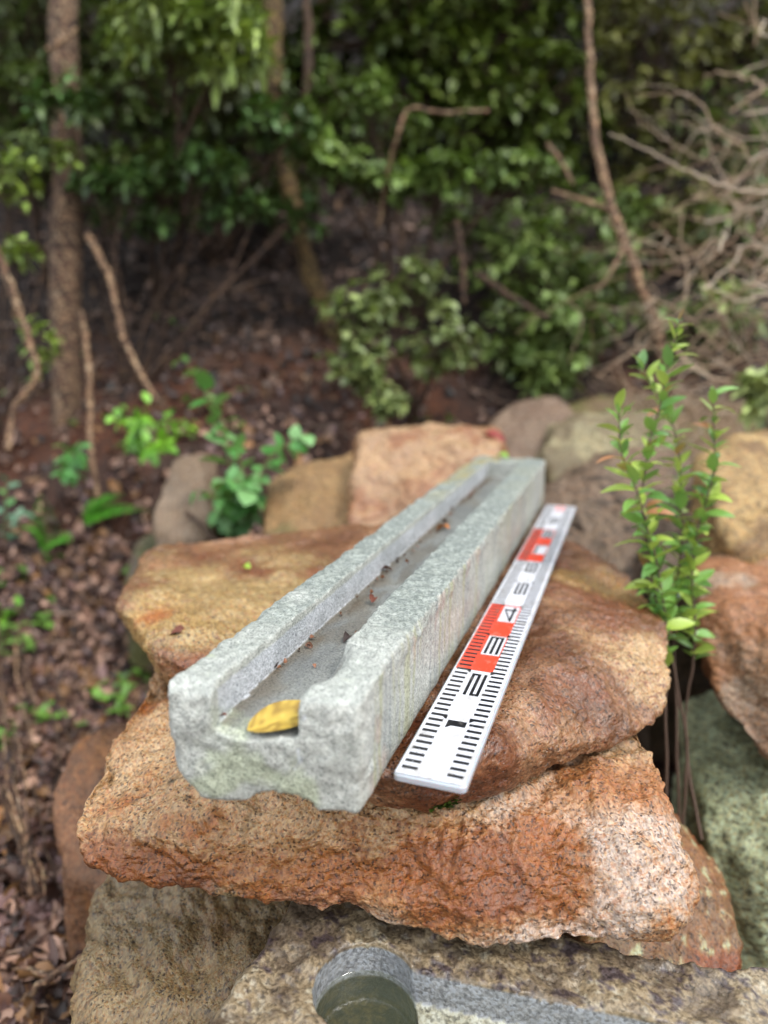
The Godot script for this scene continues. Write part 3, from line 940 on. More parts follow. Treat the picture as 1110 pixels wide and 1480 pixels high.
func trough_and_rule() -> void:
	# ---- the trough: u along it, v up, w across, from its lower near left corner
	var run := Vector3(0.3278, 0, -0.9447)
	var across := Vector3(0.9447, 0, 0.3278)
	var corner := Vector3(-0.0184, 0.586, -0.4808) - across * 0.15
	var o := base("stone_trough", corner)
	o.basis = Basis(across, Vector3.UP, -run)
	tag(o, "long pale grey stone trough with an open chipped near end", "trough")
	var rough := nz(71, 16.0, 3)
	var grit := nz(72, 75.0, 3)
	var ridge := nz(73, 40.0, 3, FastNoiseLite.TYPE_SIMPLEX_SMOOTH, FastNoiseLite.FRACTAL_RIDGED)
	# local axes: x across, y up, -z along
	var shape := func(p: Vector3) -> float:
		var w := p.x
		var v := p.y
		var u := -p.z
		var q := Vector3(absf(w - 0.075) - 0.075, absf(v - 0.049) - 0.049, maxf(-0.028 * (1.0 - w / 0.15) - u, u - 1.10))
		var e := q + Vector3.ONE * 0.004
		var d := e.max(Vector3.ZERO).length() + minf(maxf(e.x, maxf(e.y, e.z)), 0.0) - 0.004
		var front := -0.028 * (1.0 - w / 0.15)
		var a1 := Vector2(maxf(v - 0.080, 0.0), maxf(front + 0.018 - u, 0.0))                 # rounded nose: front to top, front to left side, top to left side
		if a1.x > 0.0 and a1.y > 0.0: d = maxf(d, a1.length() - 0.018)
		var a2 := Vector2(maxf(0.015 - w, 0.0), maxf(front + 0.015 - u, 0.0))
		if a2.x > 0.0 and a2.y > 0.0: d = maxf(d, a2.length() - 0.015)
		var a3 := Vector2(maxf(v - 0.088, 0.0), maxf(0.010 - w, 0.0))
		if a3.x > 0.0 and a3.y > 0.0: d = maxf(d, a3.length() - 0.010)
		if absf(d) > 0.05 and (v > 0.06 or u < -0.06): return d
		d = maxf(d, (-w - v * 0.8 + 0.028) * 0.78)                                         # the worn lower left edge
		d = maxf(d, -(Vector2((w - 0.090) * 0.8, v + 0.012).length() - 0.0255 + maxf(u - 0.05, 0.0)))  # hollow broken out under the near end
		var side: float = 0.038 + rough.get_noise_2d(u * 1.3, 3.0) * 0.002
		var right: float = 0.104 + rough.get_noise_2d(u * 1.3, 9.0) * 0.002
		var ch := maxf(maxf(side - w, w - right), maxf(0.064 - 0.003 * smoothstep(0.06, -0.01, u) - v, u - 1.035))
		ch = minf(ch, Vector3(w - 0.099, v - 0.103, (u - 0.05) * 0.5).length() - 0.021)
		ch = minf(ch, maxf(0.0915 + maxf(u, 0.0) * 0.12 - v, maxf(0.09 - w, u - 0.09)))      # chip out of the right wall
		ch = minf(ch, (Vector2(w - 0.070, u + 0.045).length() - 0.040 + maxf(0.060 - v, 0.0) * 4.0))     # rounded mouth
		var calm := 1.0 if u < 0.03 or v > 0.085 else 0.5
		var outer := rough.get_noise_3dv(p) * 0.0028 * calm + grit.get_noise_3dv(p) * 0.0012 * calm * smoothstep(-0.01, 0.03, v) - ridge.get_noise_3dv(p) * 0.0024 * smoothstep(-0.02, 0.05, v) * (1.0 if u < 0.03 or v > 0.085 else 0.25)
		var top := smoothstep(0.085, 0.096, v)
		outer += rough.get_noise_3d(w * 1.5, 5.0, u * 1.5) * 0.001 * top
		return maxf(d + outer, -(ch + grit.get_noise_3dv(p) * 0.0005))
	var tone := nz(74, 12.0, 4)
	var fleck := nz(75, 120.0, 3)
	var paint := func(p: Vector3, nn: Vector3) -> Color:
		var w := p.x
		var v := p.y
		var u := -p.z
		var a := tone.get_noise_3dv(p)
		var f := fleck.get_noise_3dv(p)
		var c := Color(0.715, 0.71, 0.685).lerp(Color(0.65, 0.65, 0.625), clampf(0.5 + a * 1.4, 0, 1))
		if w > 0.12 and nn.y < 0.6 and u > 0.02:                                     # outer right side: sawn, with streaks
			var streak := tone.get_noise_3d(1.0, v * 0.25, u * 5.0)
			c = c.lerp(Color(0.62, 0.62, 0.46), smoothstep(0.1, 0.4, streak) * 0.5)
			c = c.lerp(Color(0.55, 0.56, 0.56), smoothstep(0.12, 0.42, -streak) * 0.6)
			c = c.lerp(Color(0.70, 0.60, 0.56), smoothstep(0.3, 0.5, tone.get_noise_3d(u * 1.4, 7.0, v)) * 0.5)
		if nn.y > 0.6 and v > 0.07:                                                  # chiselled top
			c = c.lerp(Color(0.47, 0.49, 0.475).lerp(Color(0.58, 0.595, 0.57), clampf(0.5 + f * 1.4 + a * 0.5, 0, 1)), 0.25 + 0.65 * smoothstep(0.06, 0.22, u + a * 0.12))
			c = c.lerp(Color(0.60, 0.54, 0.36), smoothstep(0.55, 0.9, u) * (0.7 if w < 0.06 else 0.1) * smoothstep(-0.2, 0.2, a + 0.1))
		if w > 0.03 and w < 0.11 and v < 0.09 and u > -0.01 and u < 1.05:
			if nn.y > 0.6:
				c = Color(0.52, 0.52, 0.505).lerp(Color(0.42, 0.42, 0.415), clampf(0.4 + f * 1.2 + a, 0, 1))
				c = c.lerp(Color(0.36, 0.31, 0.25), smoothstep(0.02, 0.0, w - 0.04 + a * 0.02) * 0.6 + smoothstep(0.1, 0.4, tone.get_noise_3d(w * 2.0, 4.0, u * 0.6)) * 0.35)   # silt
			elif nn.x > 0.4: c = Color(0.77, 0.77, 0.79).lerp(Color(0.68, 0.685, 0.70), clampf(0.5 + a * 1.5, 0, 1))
		if u < 0.03: c = c.lerp(Color(0.68, 0.70, 0.58), smoothstep(0.1, 0.4, a) * 0.6)
		var g := 1.0 + f * 0.14
		return Color(c.r * g, c.g * g, c.b * g)
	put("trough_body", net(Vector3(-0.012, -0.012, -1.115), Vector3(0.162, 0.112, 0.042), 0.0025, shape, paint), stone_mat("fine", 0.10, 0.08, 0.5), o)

	# ---- the rule: printed strip laminated on a clear plate
	var near_left := Vector3(0.0066, 0.6, -0.5137)
	var rule := base("measuring_rule", near_left)
	rule.basis = Basis(across, Vector3.UP, -run)
	tag(rule, "flat red and white measuring rule with black numerals beside the trough", "measuring rule")
	var st := SurfaceTool.new()
	st.begin(Mesh.PRIMITIVE_TRIANGLES)
	var ring := func(inset: float) -> Array:
		var r := []
		var rad := 0.005
		for q in [[0.06 - rad, -1.0 + rad, 1], [rad, -1.0 + rad, 2], [rad, -rad, 3], [0.06 - rad, -rad, 0]]:
			for k in 6:
				var an: float = PI / 2 * (q[2] - 1 + k / 5.0)
				var rr := rad - inset
				r.append(Vector2(q[0] + cos(an) * rr, q[1] - sin(an) * rr))
		return r
	var levels := [[-0.0065, 0.0012], [-0.0055, 0.0], [-0.0012, 0.0], [0.0, 0.0012]]
	var rings := []
	for l in levels:
		var row := []
		for q in ring.call(l[1]): row.append(Vector3(q.x, l[0], q.y))
		rings.append(row)
	st.set_smooth_group(-1)
	var nr: int = rings[0].size()
	for l in 3:
		for k in nr:
			var k2 := (k + 1) % nr
			for q in [rings[l][k], rings[l + 1][k], rings[l][k2], rings[l][k2], rings[l + 1][k], rings[l + 1][k2]]: st.add_vertex(q)
	for k in range(1, nr - 1):
		for q in [rings[3][0], rings[3][k + 1], rings[3][k]]: st.add_vertex(q)
		for q in [rings[0][0], rings[0][k], rings[0][k + 1]]: st.add_vertex(q)
	st.generate_normals()
	var plate := StandardMaterial3D.new()
	plate.albedo_color = Color(0.66, 0.67, 0.70)
	plate.roughness = 0.2
	plate.clearcoat_enabled = true
	plate.subsurf_scatter_enabled = true
	plate.subsurf_scatter_strength = 0.3
	put("plate", st.commit(), plate, rule)
	var sheet := SurfaceTool.new()
	sheet.begin(Mesh.PRIMITIVE_TRIANGLES)
	var q4 := [[0.0016, -0.002, 0.0, 0.0], [0.0584, -0.002, 0.0, 1.0], [0.0584, -0.998, 1.0, 1.0], [0.0016, -0.998, 1.0, 0.0]]
	for k in [0, 2, 1, 0, 3, 2]:
		sheet.set_normal(Vector3.UP)
		sheet.set_uv(Vector2(q4[k][2], q4[k][3]))
		sheet.add_vertex(Vector3(q4[k][0], 0.0006, q4[k][1]))
	var ink := StandardMaterial3D.new()
	ink.albedo_texture = rule_print()
	ink.roughness = 0.28
	put("printed_scale", sheet.commit(), ink, rule)


func small_things() -> void:
	var rg := generator(81)
	# ---- the yellow leaf in the mouth of the trough
	var v := PackedVector3Array()
	var cl := PackedColorArray()
	var index := PackedInt32Array()
	var blotch := nz(82, 170.0, 3)
	for i in 17:
		var t := i / 16.0
		for j in 9:
			var s := j / 4.0 - 1.0
			var w := 0.0195 * pow(maxf(sin(PI * pow(t, 0.9)), 0.0), 0.75) + 0.0004
			var p := Vector3(t * 0.071, 0.0015 + 0.004 * absf(s) * sin(PI * t) + 0.001 * sin(t * 3.0) , s * w)
			v.append(p)
			var n := blotch.get_noise_3dv(p)
			var c := Color(0.68, 0.57, 0.24).lerp(Color(0.53, 0.42, 0.17), smoothstep(-0.1, 0.4, n + 0.15 * absf(s)))
			if absf(s) < 0.1 or absf(fposmod(t * 9.0 - absf(s) * 1.6, 1.0) - 0.5) < 0.06: c = c.lerp(Color(0.78, 0.66, 0.32), 0.6)
			cl.append(c)
	for i in 16:
		for j in 8:
			var a := i * 9 + j
			index.append_array(PackedInt32Array([a, a + 9, a + 1, a + 1, a + 9, a + 10]))
	var yl := put("yellow_leaf", finish(v, index, cl), leaf_mat("yellow_leaf", Color(1, 1, 1), 0.5, 0.1))
	tag(yl, "yellow fallen leaf lying in the open mouth of the trough", "leaf")
	yl.position = Vector3(-0.1033, 0.649, -0.493)
	yl.rotation = Vector3(0.03, 0.56, -0.02)

	# ---- scraps
	var rust_scrap := plain("rust_scrap", Color(0.36, 0.17, 0.1), 0.7)
	var dark_scrap := plain("dark_scrap", Color(0.16, 0.1, 0.08), 0.7)
	var bits := [
		[Vector3(-0.0026, 0.652, -0.8666), "reddish twig crumb against the left wall of the trough, halfway", rust_scrap, 0.016], [Vector3(0.0077, 0.645, -0.9666), "thin brown twig leaning on the inner left wall of the trough", rust_scrap, 0.018],
		[Vector3(-0.0114, 0.652, -0.7513), "reddish leaf scrap on the trough floor near the right wall", rust_scrap, 0.016], [Vector3(-0.0354, 0.652, -0.6646), "dark twig crumb on the trough floor before the leaf scrap", dark_scrap, 0.014],
		[Vector3(-0.0949, 0.652, -0.5917), "dark crumb in the corner at the foot of the trough's left wall", dark_scrap, 0.01], [Vector3(-0.1196, 0.656, -0.5), "dark red speck on the front lip of the trough", rust_scrap, 0.006],
		[Vector3(-0.2499, 0.578, -0.8526), "small red brown leaf scrap on the ochre slab beside the trough", rust_scrap, 0.022], [Vector3(0.1002, 0.652, -1.07), "orange leaf scrap on the trough floor in the far half", plain("orange_scrap", Color(0.62, 0.36, 0.1), 0.6), 0.022],
		[Vector3(0.2644, 0.686, -1.526), "small green leaf on the far end wall of the trough", plain("green_scrap", Color(0.42, 0.56, 0.16), 0.5), 0.03], [Vector3(-0.207, 0.586, -1.079), "yellow green leaf scrap on the back of the ochre slab", plain("lime_scrap", Color(0.5, 0.6, 0.15), 0.5), 0.02]]
	for b in bits:
		var o := put("leaf_scrap", leaf(b[3], b[3] * 0.45, 0.3, 0.5, 0.9, 4, 0.3), b[2])
		o.transform = facing(b[0] + Vector3(0, 0.003, 0), Vector3(rg.randfn(), 0.15, rg.randfn()), 1.0, rg.randf_range(-0.4, 0.4))
		tag(o, b[1], "leaf scrap")
	var red := put("red_leaf", leaf(0.07, 0.035, 0.2, 0.3, 0.9, 5, 0.2), plain("red_leaf", Color(0.48, 0.17, 0.14), 0.6))
	red.transform = facing(Vector3(0.2289, 0.688, -1.771) + Vector3(0, 0.012, 0), Vector3(0.9, 0.1, 0.3), 1.0, 0.3)
	tag(red, "red fallen leaf on top of the pink block", "leaf")
	var green := put("green_leaf", leaf(0.09, 0.03, 0.15, 0.25), plain("green_scrap", Color(0.42, 0.56, 0.16), 0.5))
	green.transform = facing(Vector3(0.108, 0.6902, -1.792) + Vector3(0, 0.012, 0), Vector3(1.0, 0.05, 0.1), 1.0, -0.2)
	tag(green, "narrow green fallen leaf on top of the pink block beside the red one", "leaf")

	# ---- crumbs of bark and leaf along the foot of the trough's left wall
	var crumbs := []
	var browns := []
	for i in 55:
		var u := 0.08 + 0.9 * rg.randf()
		var w := 0.041 + absf(rg.randfn()) * (0.004 if i % 4 else 0.016)
		crumbs.append(facing(Vector3(-0.0184, 0.586, -0.4808) + Vector3(0.9447, 0, 0.3278) * (minf(w, 0.098) - 0.15) + Vector3(0.3278, 0, -0.9447) * u + Vector3(0, 0.067, 0), Vector3(rg.randfn(), rg.randfn() * 0.3, rg.randfn()), rg.randf_range(0.3, 1.3), rg.randf() * 2.0))
		var g := rg.randf_range(0.7, 1.4)
		browns.append(Color(0.38 * g, 0.25 * g, 0.18 * g))
	var dirt := scatter("trough_crumbs", leaf(0.006, 0.0025, 0.3, 0.5, 0.9, 3, 0.3), mats.leaf, crumbs, browns, self)
	tag(dirt, "brown crumbs of leaf and bark along the trough's channel", "debris", "", "stuff")

	# ---- moss tuft under the near end of the rule
	var where := []
	var tints := []
	var foot: Vector3 = Vector3(0.0517, 0.525, -0.5797)
	for i in 160:
		var p := Vector3(rg.randfn() * 0.007, rg.randf() * 0.006, rg.randfn() * 0.004)
		where.append(facing(p, Vector3(rg.randfn(), rg.randf() * 1.5, rg.randfn() + 0.4), rg.randf_range(0.5, 1.1)))
		var g := rg.randf_range(0.6, 1.2)
		tints.append(Color(0.2 * g, 0.26 * g, 0.08 * g))
	var moss := scatter("moss_tuft", leaf(0.006, 0.002, 0.2, 0.3, 0.9, 3), mats.leaf, where, tints, self)
	moss.position = foot
	tag(moss, "little dark green moss tuft under the near end of the rule", "moss", "", "stuff")

	# ---- a sprout and a twig at the lower left
	var tw := base("dry_twig", Vector3(-0.515, 0.0112, -0.8543))
	tag(tw, "pale forked dry twig on the litter at the lower left", "twig")
	bar("twig", [Vector3(-0.53, -0.0034, -0.8508) - tw.position, Vector3(-0.4663, 0.0661, -0.8368) - tw.position, Vector3(-0.3967, 0.1275, -0.8106) - tw.position], 0.006, 0.003, mats.pale_bark, tw, 6, 0.004, 3)
	bar("twig", [Vector3(-0.4663, 0.0642, -0.8363) - tw.position, Vector3(-0.5199, 0.0416, -0.872) - tw.position, Vector3(-0.571, 0.0057, -0.9044) - tw.position], 0.004, 0.002, mats.pale_bark, tw, 6, 0.003, 4)


func wood() -> void:
	var rg := generator(91)
	var m: Material = mats.leaf
	var oval := leaf(0.062, 0.024, 0.25, 0.25)
	var lance := leaf(0.085, 0.021, 0.3, 0.2)
	var small := leaf(0.04, 0.02, 0.2, 0.2)
	var broad := leaf(0.085, 0.038, 0.3, 0.2)
	var mid := Color(0.35, 0.43, 0.23)
	var teal := Color(0.32, 0.38, 0.24)
	var fresh := Color(0.40, 0.48, 0.21)
	var deep := Color(0.27, 0.33, 0.18)

	# ---- the two standing trunks
	var t := base("straight_tree", Vector3(-1.139, ground(-1.139, -2.6052), -2.6052))
	tag(t, "straight grey brown tree trunk standing in the litter at the left", "tree")
	bar("trunk", [Vector3(-1.134, 0.5647, -2.585) - t.position, Vector3(-1.145, 0.9497, -2.699) - t.position, Vector3(-1.143, 1.386, -2.805) - t.position, Vector3(-1.159, 1.829, -2.934) - t.position, Vector3(-1.173, 2.279, -3.064) - t.position, Vector3(-1.227, 3.489, -3.504) - t.position], 0.054, 0.042, mats.trunk_bark, t, 14, 0.012, 5)
	var high: Vector3 = Vector3(-1.227, 3.489, -3.504) - t.position
	bar("limb", [high, high + Vector3(0.4, 0.5, 0.2), high + Vector3(0.9, 0.8, 0.3)], 0.04, 0.015, mats.trunk_bark, t, 8, 0.02, 6)
	bar("limb", [high, high + Vector3(-0.3, 0.6, -0.2), high + Vector3(-0.7, 1.1, -0.3)], 0.04, 0.015, mats.trunk_bark, t, 8, 0.02, 7)
	var where := []
	var tints := []
	for i in 1500:
		var p := high + Vector3(0.1, 0.9, 0.0) + Vector3(rg.randfn() * 0.55, rg.randfn() * 0.3, rg.randfn() * 0.5)
		where.append(facing(p, Vector3(rg.randfn(), rg.randfn() * 0.5, rg.randfn()), rg.randf_range(0.7, 1.2)))
		var g := rg.randf_range(0.8, 1.2)
		tints.append(Color(mid.r * g, mid.g * g, mid.b * g))
	scatter("crown", broad, m, where, tints, t)
	var t2 := base("leaning_tree", Vector3(-0.2, ground(-0.2, -3.0838), -3.0838))
	tag(t2, "slender leaning brown trunk rising from behind the green shrubs", "tree")
	bar("trunk", [Vector3(-0.18, 0.8956, -3.077) - t2.position, Vector3(-0.2657, 1.09, -3.124) - t2.position, Vector3(-0.3365, 1.314, -3.2) - t2.position, Vector3(-0.4154, 1.657, -3.314) - t2.position, Vector3(-0.4694, 2.013, -3.452) - t2.position, Vector3(-0.489, 2.584, -3.643) - t2.position], 0.036, 0.045, mats.olive_bark, t2, 10, 0.012, 8)
	bar("limb", [Vector3(-0.4154, 1.657, -3.314) - t2.position, Vector3(-0.3143, 1.923, -3.328) - t2.position, Vector3(-0.3286, 2.45, -3.456) - t2.position], 0.022, 0.016, mats.bark, t2, 8, 0.01, 9)
	var t3 := base("bowed_sapling", Vector3(0.89524, ground(0.89524, -2.3998), -2.3998))
	tag(t3, "thin bowed bare sapling stem leaning up from the right hand stones", "tree")
	bar("trunk", [Vector3(0.9109, 0.7747, -2.378) - t3.position, Vector3(0.884, 0.9487, -2.421) - t3.position, Vector3(0.8316, 1.102, -2.469) - t3.position, Vector3(0.7611, 1.326, -2.564) - t3.position, Vector3(0.7163, 1.561, -2.673) - t3.position, Vector3(0.7071, 1.875, -2.801) - t3.position, Vector3(0.7164, 2.224, -2.938) - t3.position], 0.019, 0.01, mats.pale_bark, t3, 8, 0.007, 10)
	bar("branch", [Vector3(0.7543, 1.337, -2.567) - t3.position, Vector3(0.665, 1.384, -2.63) - t3.position, Vector3(0.5786, 1.421, -2.691) - t3.position], 0.01, 0.006, mats.pale_bark, t3, 6, 0.004, 11)
	bar("branch", [Vector3(0.7933, 1.235, -2.522) - t3.position, Vector3(0.7354, 1.143, -2.458) - t3.position, Vector3(0.6725, 1.076, -2.401) - t3.position], 0.008, 0.004, mats.pale_bark, t3, 6, 0.004, 12)

	# ---- bare branches and vines: [name, label, points, radius, material]
	var sticks := [
		["broken_branch", "pale broken branch lying level in the shrubs, upper middle", [Vector3(-0.018, 1.325, -2.873), Vector3(0.0124, 1.503, -2.813), Vector3(0.05, 1.609, -2.736), Vector3(0.0881, 1.696, -2.758), Vector3(0.2, 1.674, -2.721), Vector3(0.3523, 1.675, -2.701)], 0.0085, "pale_bark"],
		["crooked_stick", "short crooked pale stick left of the bowed sapling", [Vector3(0.5417, 1.553, -2.62), Vector3(0.5874, 1.491, -2.605), Vector3(0.6233, 1.416, -2.566)], 0.008, "pale_bark"],
		["fallen_branch", "thin fallen branch slanting over the dark shrubs in the middle", [Vector3(0.3471, 1.162, -2.833), Vector3(0.4581, 1.07, -2.708), Vector3(0.5714, 0.9909, -2.586)], 0.013, "bark"],
		["grey_vine", "grey vine arching away from the straight trunk down to the litter", [Vector3(-1.017, 1.273, -2.654), Vector3(-0.9263, 1.13, -2.568), Vector3(-0.8571, 0.9267, -2.467), Vector3(-0.7319, 0.7269, -2.367)], 0.012, "pale_bark"],
		["pale_vine", "pale vine hanging down close beside the straight trunk", [Vector3(-1.02, 1.017, -2.541), Vector3(-0.976, 0.8378, -2.445), Vector3(-0.9266, 0.608, -2.286), Vector3(-0.8457, 0.4705, -2.099)], 0.011, "pale_bark"],
		["kinked_vine", "kinked grey vine at the left edge, bent back near the ground", [Vector3(-1.184, 1.213, -2.331), Vector3(-1.111, 1.03, -2.286), Vector3(-1.048, 0.8158, -2.234), Vector3(-1.121, 0.7242, -2.212), Vector3(-1.112, 0.6098, -2.132)], 0.012, "pale_bark"],
		["dead_stem", "short grey dead stem under the leaning trunk", [Vector3(0.27, 1.35, -2.879), Vector3(0.2906, 1.2, -2.842), Vector3(0.3009, 1.05, -2.806)], 0.014, "bark"],
		["low_branch", "dark low branch lying across the litter behind the seedling", [Vector3(-0.5157, 0.4899, -1.846), Vector3(-0.4371, 0.4637, -1.737), Vector3(-0.3643, 0.4429, -1.629)], 0.006, "bark"],
		["trunk_branch", "short broken branch crossing the straight trunk near the top", [Vector3(-1.155, 1.893, -2.806), Vector3(-1.102, 1.925, -2.813), Vector3(-1.055, 1.962, -2.822)], 0.009, "pale_bark"],
		["dangling_stick", "thin stick hanging before the straight trunk", [Vector3(-1.119, 1.609, -2.736), Vector3(-1.071, 1.662, -2.749), Vector3(-1.032, 1.688, -2.735)], 0.006, "pale_bark"]]
	for s in sticks:
		var o := base(s[0], s[2][0])
		tag(o, s[1], "vine" if "vine" in s[0] else "branch")
		var local := []
		for p in s[2]: local.append(p - s[2][0])
		bar("stem", local, s[3], s[3] * 0.7, mats[s[4]], o, 7, s[3] * 0.5, 13)

	# ---- creeping stems in the lower left
	var creep := base("creeping_stems", Vector3(-0.5886, -0.0215, -1.001))
	tag(creep, "bundle of thin dry creeping stems running down the litter at the left", "creeper")
	for i in 11:
		var a := rg.randf_range(-40, 110)
		var pts := []
		for k in 5:
			var y := 860 + k * 125.0
			var x := a * (1.0 - k * 0.1) + 12.0 * k + rg.randf_range(-30, 30)
			var s := 1.95 - k * 0.19
			pts.append(Vector3((x - 555.0) / 1050.0 * s, ground((x - 555.0) / 1050.0 * s, -s * (0.97 - (y - 740.0) / 1050.0 * 0.2)) + rg.randf_range(0.03, 0.12), -s * (0.97 - (y - 740.0) / 1050.0 * 0.2)) - creep.position)
		bar("stem", pts, 0.003, 0.002, mats.pale_bark if i % 2 else mats.bark, creep, 5, 0.008, 20 + i)

	# ---- the dry thicket at the right
	var tans := [plain("tan_twig", Color(0.66, 0.56, 0.46), 0.8), plain("grey_twig", Color(0.70, 0.63, 0.55), 0.8), plain("brown_twig", Color(0.52, 0.42, 0.33), 0.8)]
	var th := base("dry_thicket", Vector3(1.25, ground(1.25, -2.6), -2.6))
	tag(th, "tangle of bare tan twigs leaning over the stones at the right edge", "thicket")
	for i in 190:
		var p := Vector3(rg.randf_range(0.78, 1.7), 0, -rg.randf_range(2.0, 2.5))
		p.y = ground(p.x, p.z) + rg.randf_range(0.05, 1.35) * clampf((p.x - 0.5) * 1.5, 0.3, 1.0)
		var d := Vector3(rg.randfn() * 0.6 + 0.25, rg.randf_range(-0.3, 0.8), rg.randfn() * 0.4).normalized()
		var pts := [p - th.position]
		var at := p
		for k in 4:
			at += d * rg.randf_range(0.07, 0.17)
			d = (d + Vector3(rg.randfn(), rg.randfn() - 0.2, rg.randfn()) * 0.5).normalized()
			pts.append(at - th.position)
		var r := rg.randf_range(0.0018, 0.0042)
		var tw := bar("twig", pts, r, r * 0.45, tans[i % 3], th, 5, 0.012, 40 + i)
		for f in 2:
			var q: Vector3 = pts[1 + f]
			var e := Vector3(rg.randfn(), rg.randfn() * 0.7, rg.randfn()).normalized()
			bar("side_twig", [q, q + e * 0.06 + d * 0.03, q + e * 0.1 + d * 0.1, q + e * 0.1 + d * 0.18 - Vector3(0, 0.03, 0)], r * 0.6, r * 0.25, tans[(i + 1) % 3], tw, 4, 0.008, 340 + i)

	# ---- shrubs
	shrub("overhanging_shrub", "bright narrow leaved branches hanging in at the top left", Vector3(-1.0, ground(-1.0, -3.3), -3.3),
		[[Vector3(-0.69, 1.885, -2.598), Vector3(0.18, 0.1, 0.2), 26], [Vector3(-0.4821, 1.823, -2.531), Vector3(0.16, 0.12, 0.2), 24], [Vector3(-0.5805, 2.055, -2.639), Vector3(0.3, 0.12, 0.2), 30]], lance, m, Color(0.43, 0.50, 0.28), 501, 6)
	shrub("dark_shrub", "dark teal leaved shrub behind the straight trunk", Vector3(-1.3, ground(-1.3, -3.1), -3.1),
		[[Vector3(-1.349, 1.79, -3.038), Vector3(0.25, 0.18, 0.2), 40], [Vector3(-1.286, 1.55, -2.928), Vector3(0.22, 0.12, 0.2), 34], [Vector3(-1.026, 1.852, -3.259), Vector3(0.28, 0.2, 0.2), 50], [Vector3(-1.478, 2.212, -3.295), Vector3(0.3, 0.2, 0.3), 40]], oval, m, teal, 502)
	shrub("spray_shrub", "leafy sprays reaching level across the straight trunk and the dark hollow", Vector3(-0.95, ground(-0.95, -2.75), -2.75),
		[[Vector3(-0.9107, 1.473, -2.755), Vector3(0.2, 0.06, 0.12), 22], [Vector3(-0.6438, 1.532, -2.82), Vector3(0.15, 0.06, 0.12), 18], [Vector3(-1.085, 1.72, -2.712), Vector3(0.14, 0.09, 0.08), 12], [Vector3(-0.3912, 1.685, -2.909), Vector3(0.16, 0.1, 0.12), 18], [Vector3(-0.55, 1.408, -2.945), Vector3(0.14, 0.06, 0.1), 12], [Vector3(-0.8512, 1.357, -2.932), Vector3(0.2, 0.05, 0.1), 10], [Vector3(-0.3333, 1.391, -2.992), Vector3(0.12, 0.08, 0.1), 10], [Vector3(-1.041, 1.375, -2.885), Vector3(0.1, 0.06, 0.1), 7]], oval, m, Color(0.27, 0.37, 0.21), 520, 6, 0.008)
	shrub("lime_shrub", "yellow green small leaved sprays left of the straight trunk", Vector3(-1.35, ground(-1.35, -2.45), -2.45),
		[[Vector3(-1.209, 1.438, -2.54), Vector3(0.1, 0.1, 0.1), 16], [Vector3(-1.161, 1.193, -2.429), Vector3(0.1, 0.05, 0.1), 9], [Vector3(-1.051, 1.526, -2.613), Vector3(0.05, 0.05, 0.05), 5], [Vector3(-1.071, 0.9067, -2.308), Vector3(0.06, 0.12, 0.05), 9]], small, m, fresh, 503, 5, 0.006)
	shrub("shaded_shrub", "dim low spreading shrub between the straight and the leaning trunks", Vector3(-0.75, ground(-0.75, -3.5), -3.5),
		[[Vector3(-0.9, 1.589, -3.246), Vector3(0.35, 0.12, 0.3), 70], [Vector3(-0.7, 1.95, -3.334), Vector3(0.4, 0.2, 0.4), 60], [Vector3(-1.082, 2.195, -3.6), Vector3(0.45, 0.25, 0.4), 70], [Vector3(-0.55, 1.563, -3.549), Vector3(0.3, 0.12, 0.2), 36], [Vector3(-0.6857, 1.81, -3.506), Vector3(0.3, 0.25, 0.25), 60], [Vector3(-0.9714, 1.991, -3.756), Vector3(0.35, 0.25, 0.25), 50]], oval, m, deep, 504)
	shrub("whorled_shrub", "shrub with level tiers of whorled leaves across the middle", Vector3(0.05, ground(0.05, -3.1), -3.1),
		[[Vector3(-0.2226, 1.581, -2.987), Vector3(0.17, 0.09, 0.15), 26], [Vector3(0.0129, 1.495, -2.914), Vector3(0.16, 0.07, 0.15), 22], [Vector3(0.2186, 1.512, -2.919), Vector3(0.16, 0.08, 0.15), 24], [Vector3(0.4757, 1.525, -2.922), Vector3(0.17, 0.07, 0.15), 26], [Vector3(-0.1, 1.867, -3.314), Vector3(0.3, 0.18, 0.2), 46]], oval, m, mid, 505, 8, 0.014)
	shrub("middle_shrub", "bushy mid green shrub behind the pink block", Vector3(0.1, ground(0.1, -2.65), -2.65),
		[[Vector3(-0.0783, 1.014, -2.437), Vector3(0.14, 0.1, 0.12), 13], [Vector3(0.0817, 1.096, -2.56), Vector3(0.16, 0.11, 0.12), 18], [Vector3(0.179, 0.9161, -2.413), Vector3(0.14, 0.12, 0.12), 18], [Vector3(-0.0767, 0.8527, -2.346), Vector3(0.1, 0.09, 0.1), 18], [Vector3(0.0107, 0.7401, -2.267), Vector3(0.06, 0.05, 0.06), 8]], leaf(0.05, 0.024, 0.2, 0.2), m, Color(0.37, 0.42, 0.26), 506, 7)
	shrub("back_shrub", "tall dense dark green shrub high on the bank in the middle", Vector3(0.4, ground(0.4, -4.4), -4.4),
		[[Vector3(0.3157, 2.217, -4.326), Vector3(0.6, 0.4, 0.35), 130], [Vector3(0.7224, 2.015, -4.071), Vector3(0.45, 0.35, 0.3), 110], [Vector3(0.5386, 2.614, -4.423), Vector3(0.7, 0.35, 0.4), 120], [Vector3(0.0181, 2.501, -4.292), Vector3(0.5, 0.4, 0.4), 90]], broad, m, Color(0.30, 0.36, 0.17), 507, 7, 0.03)
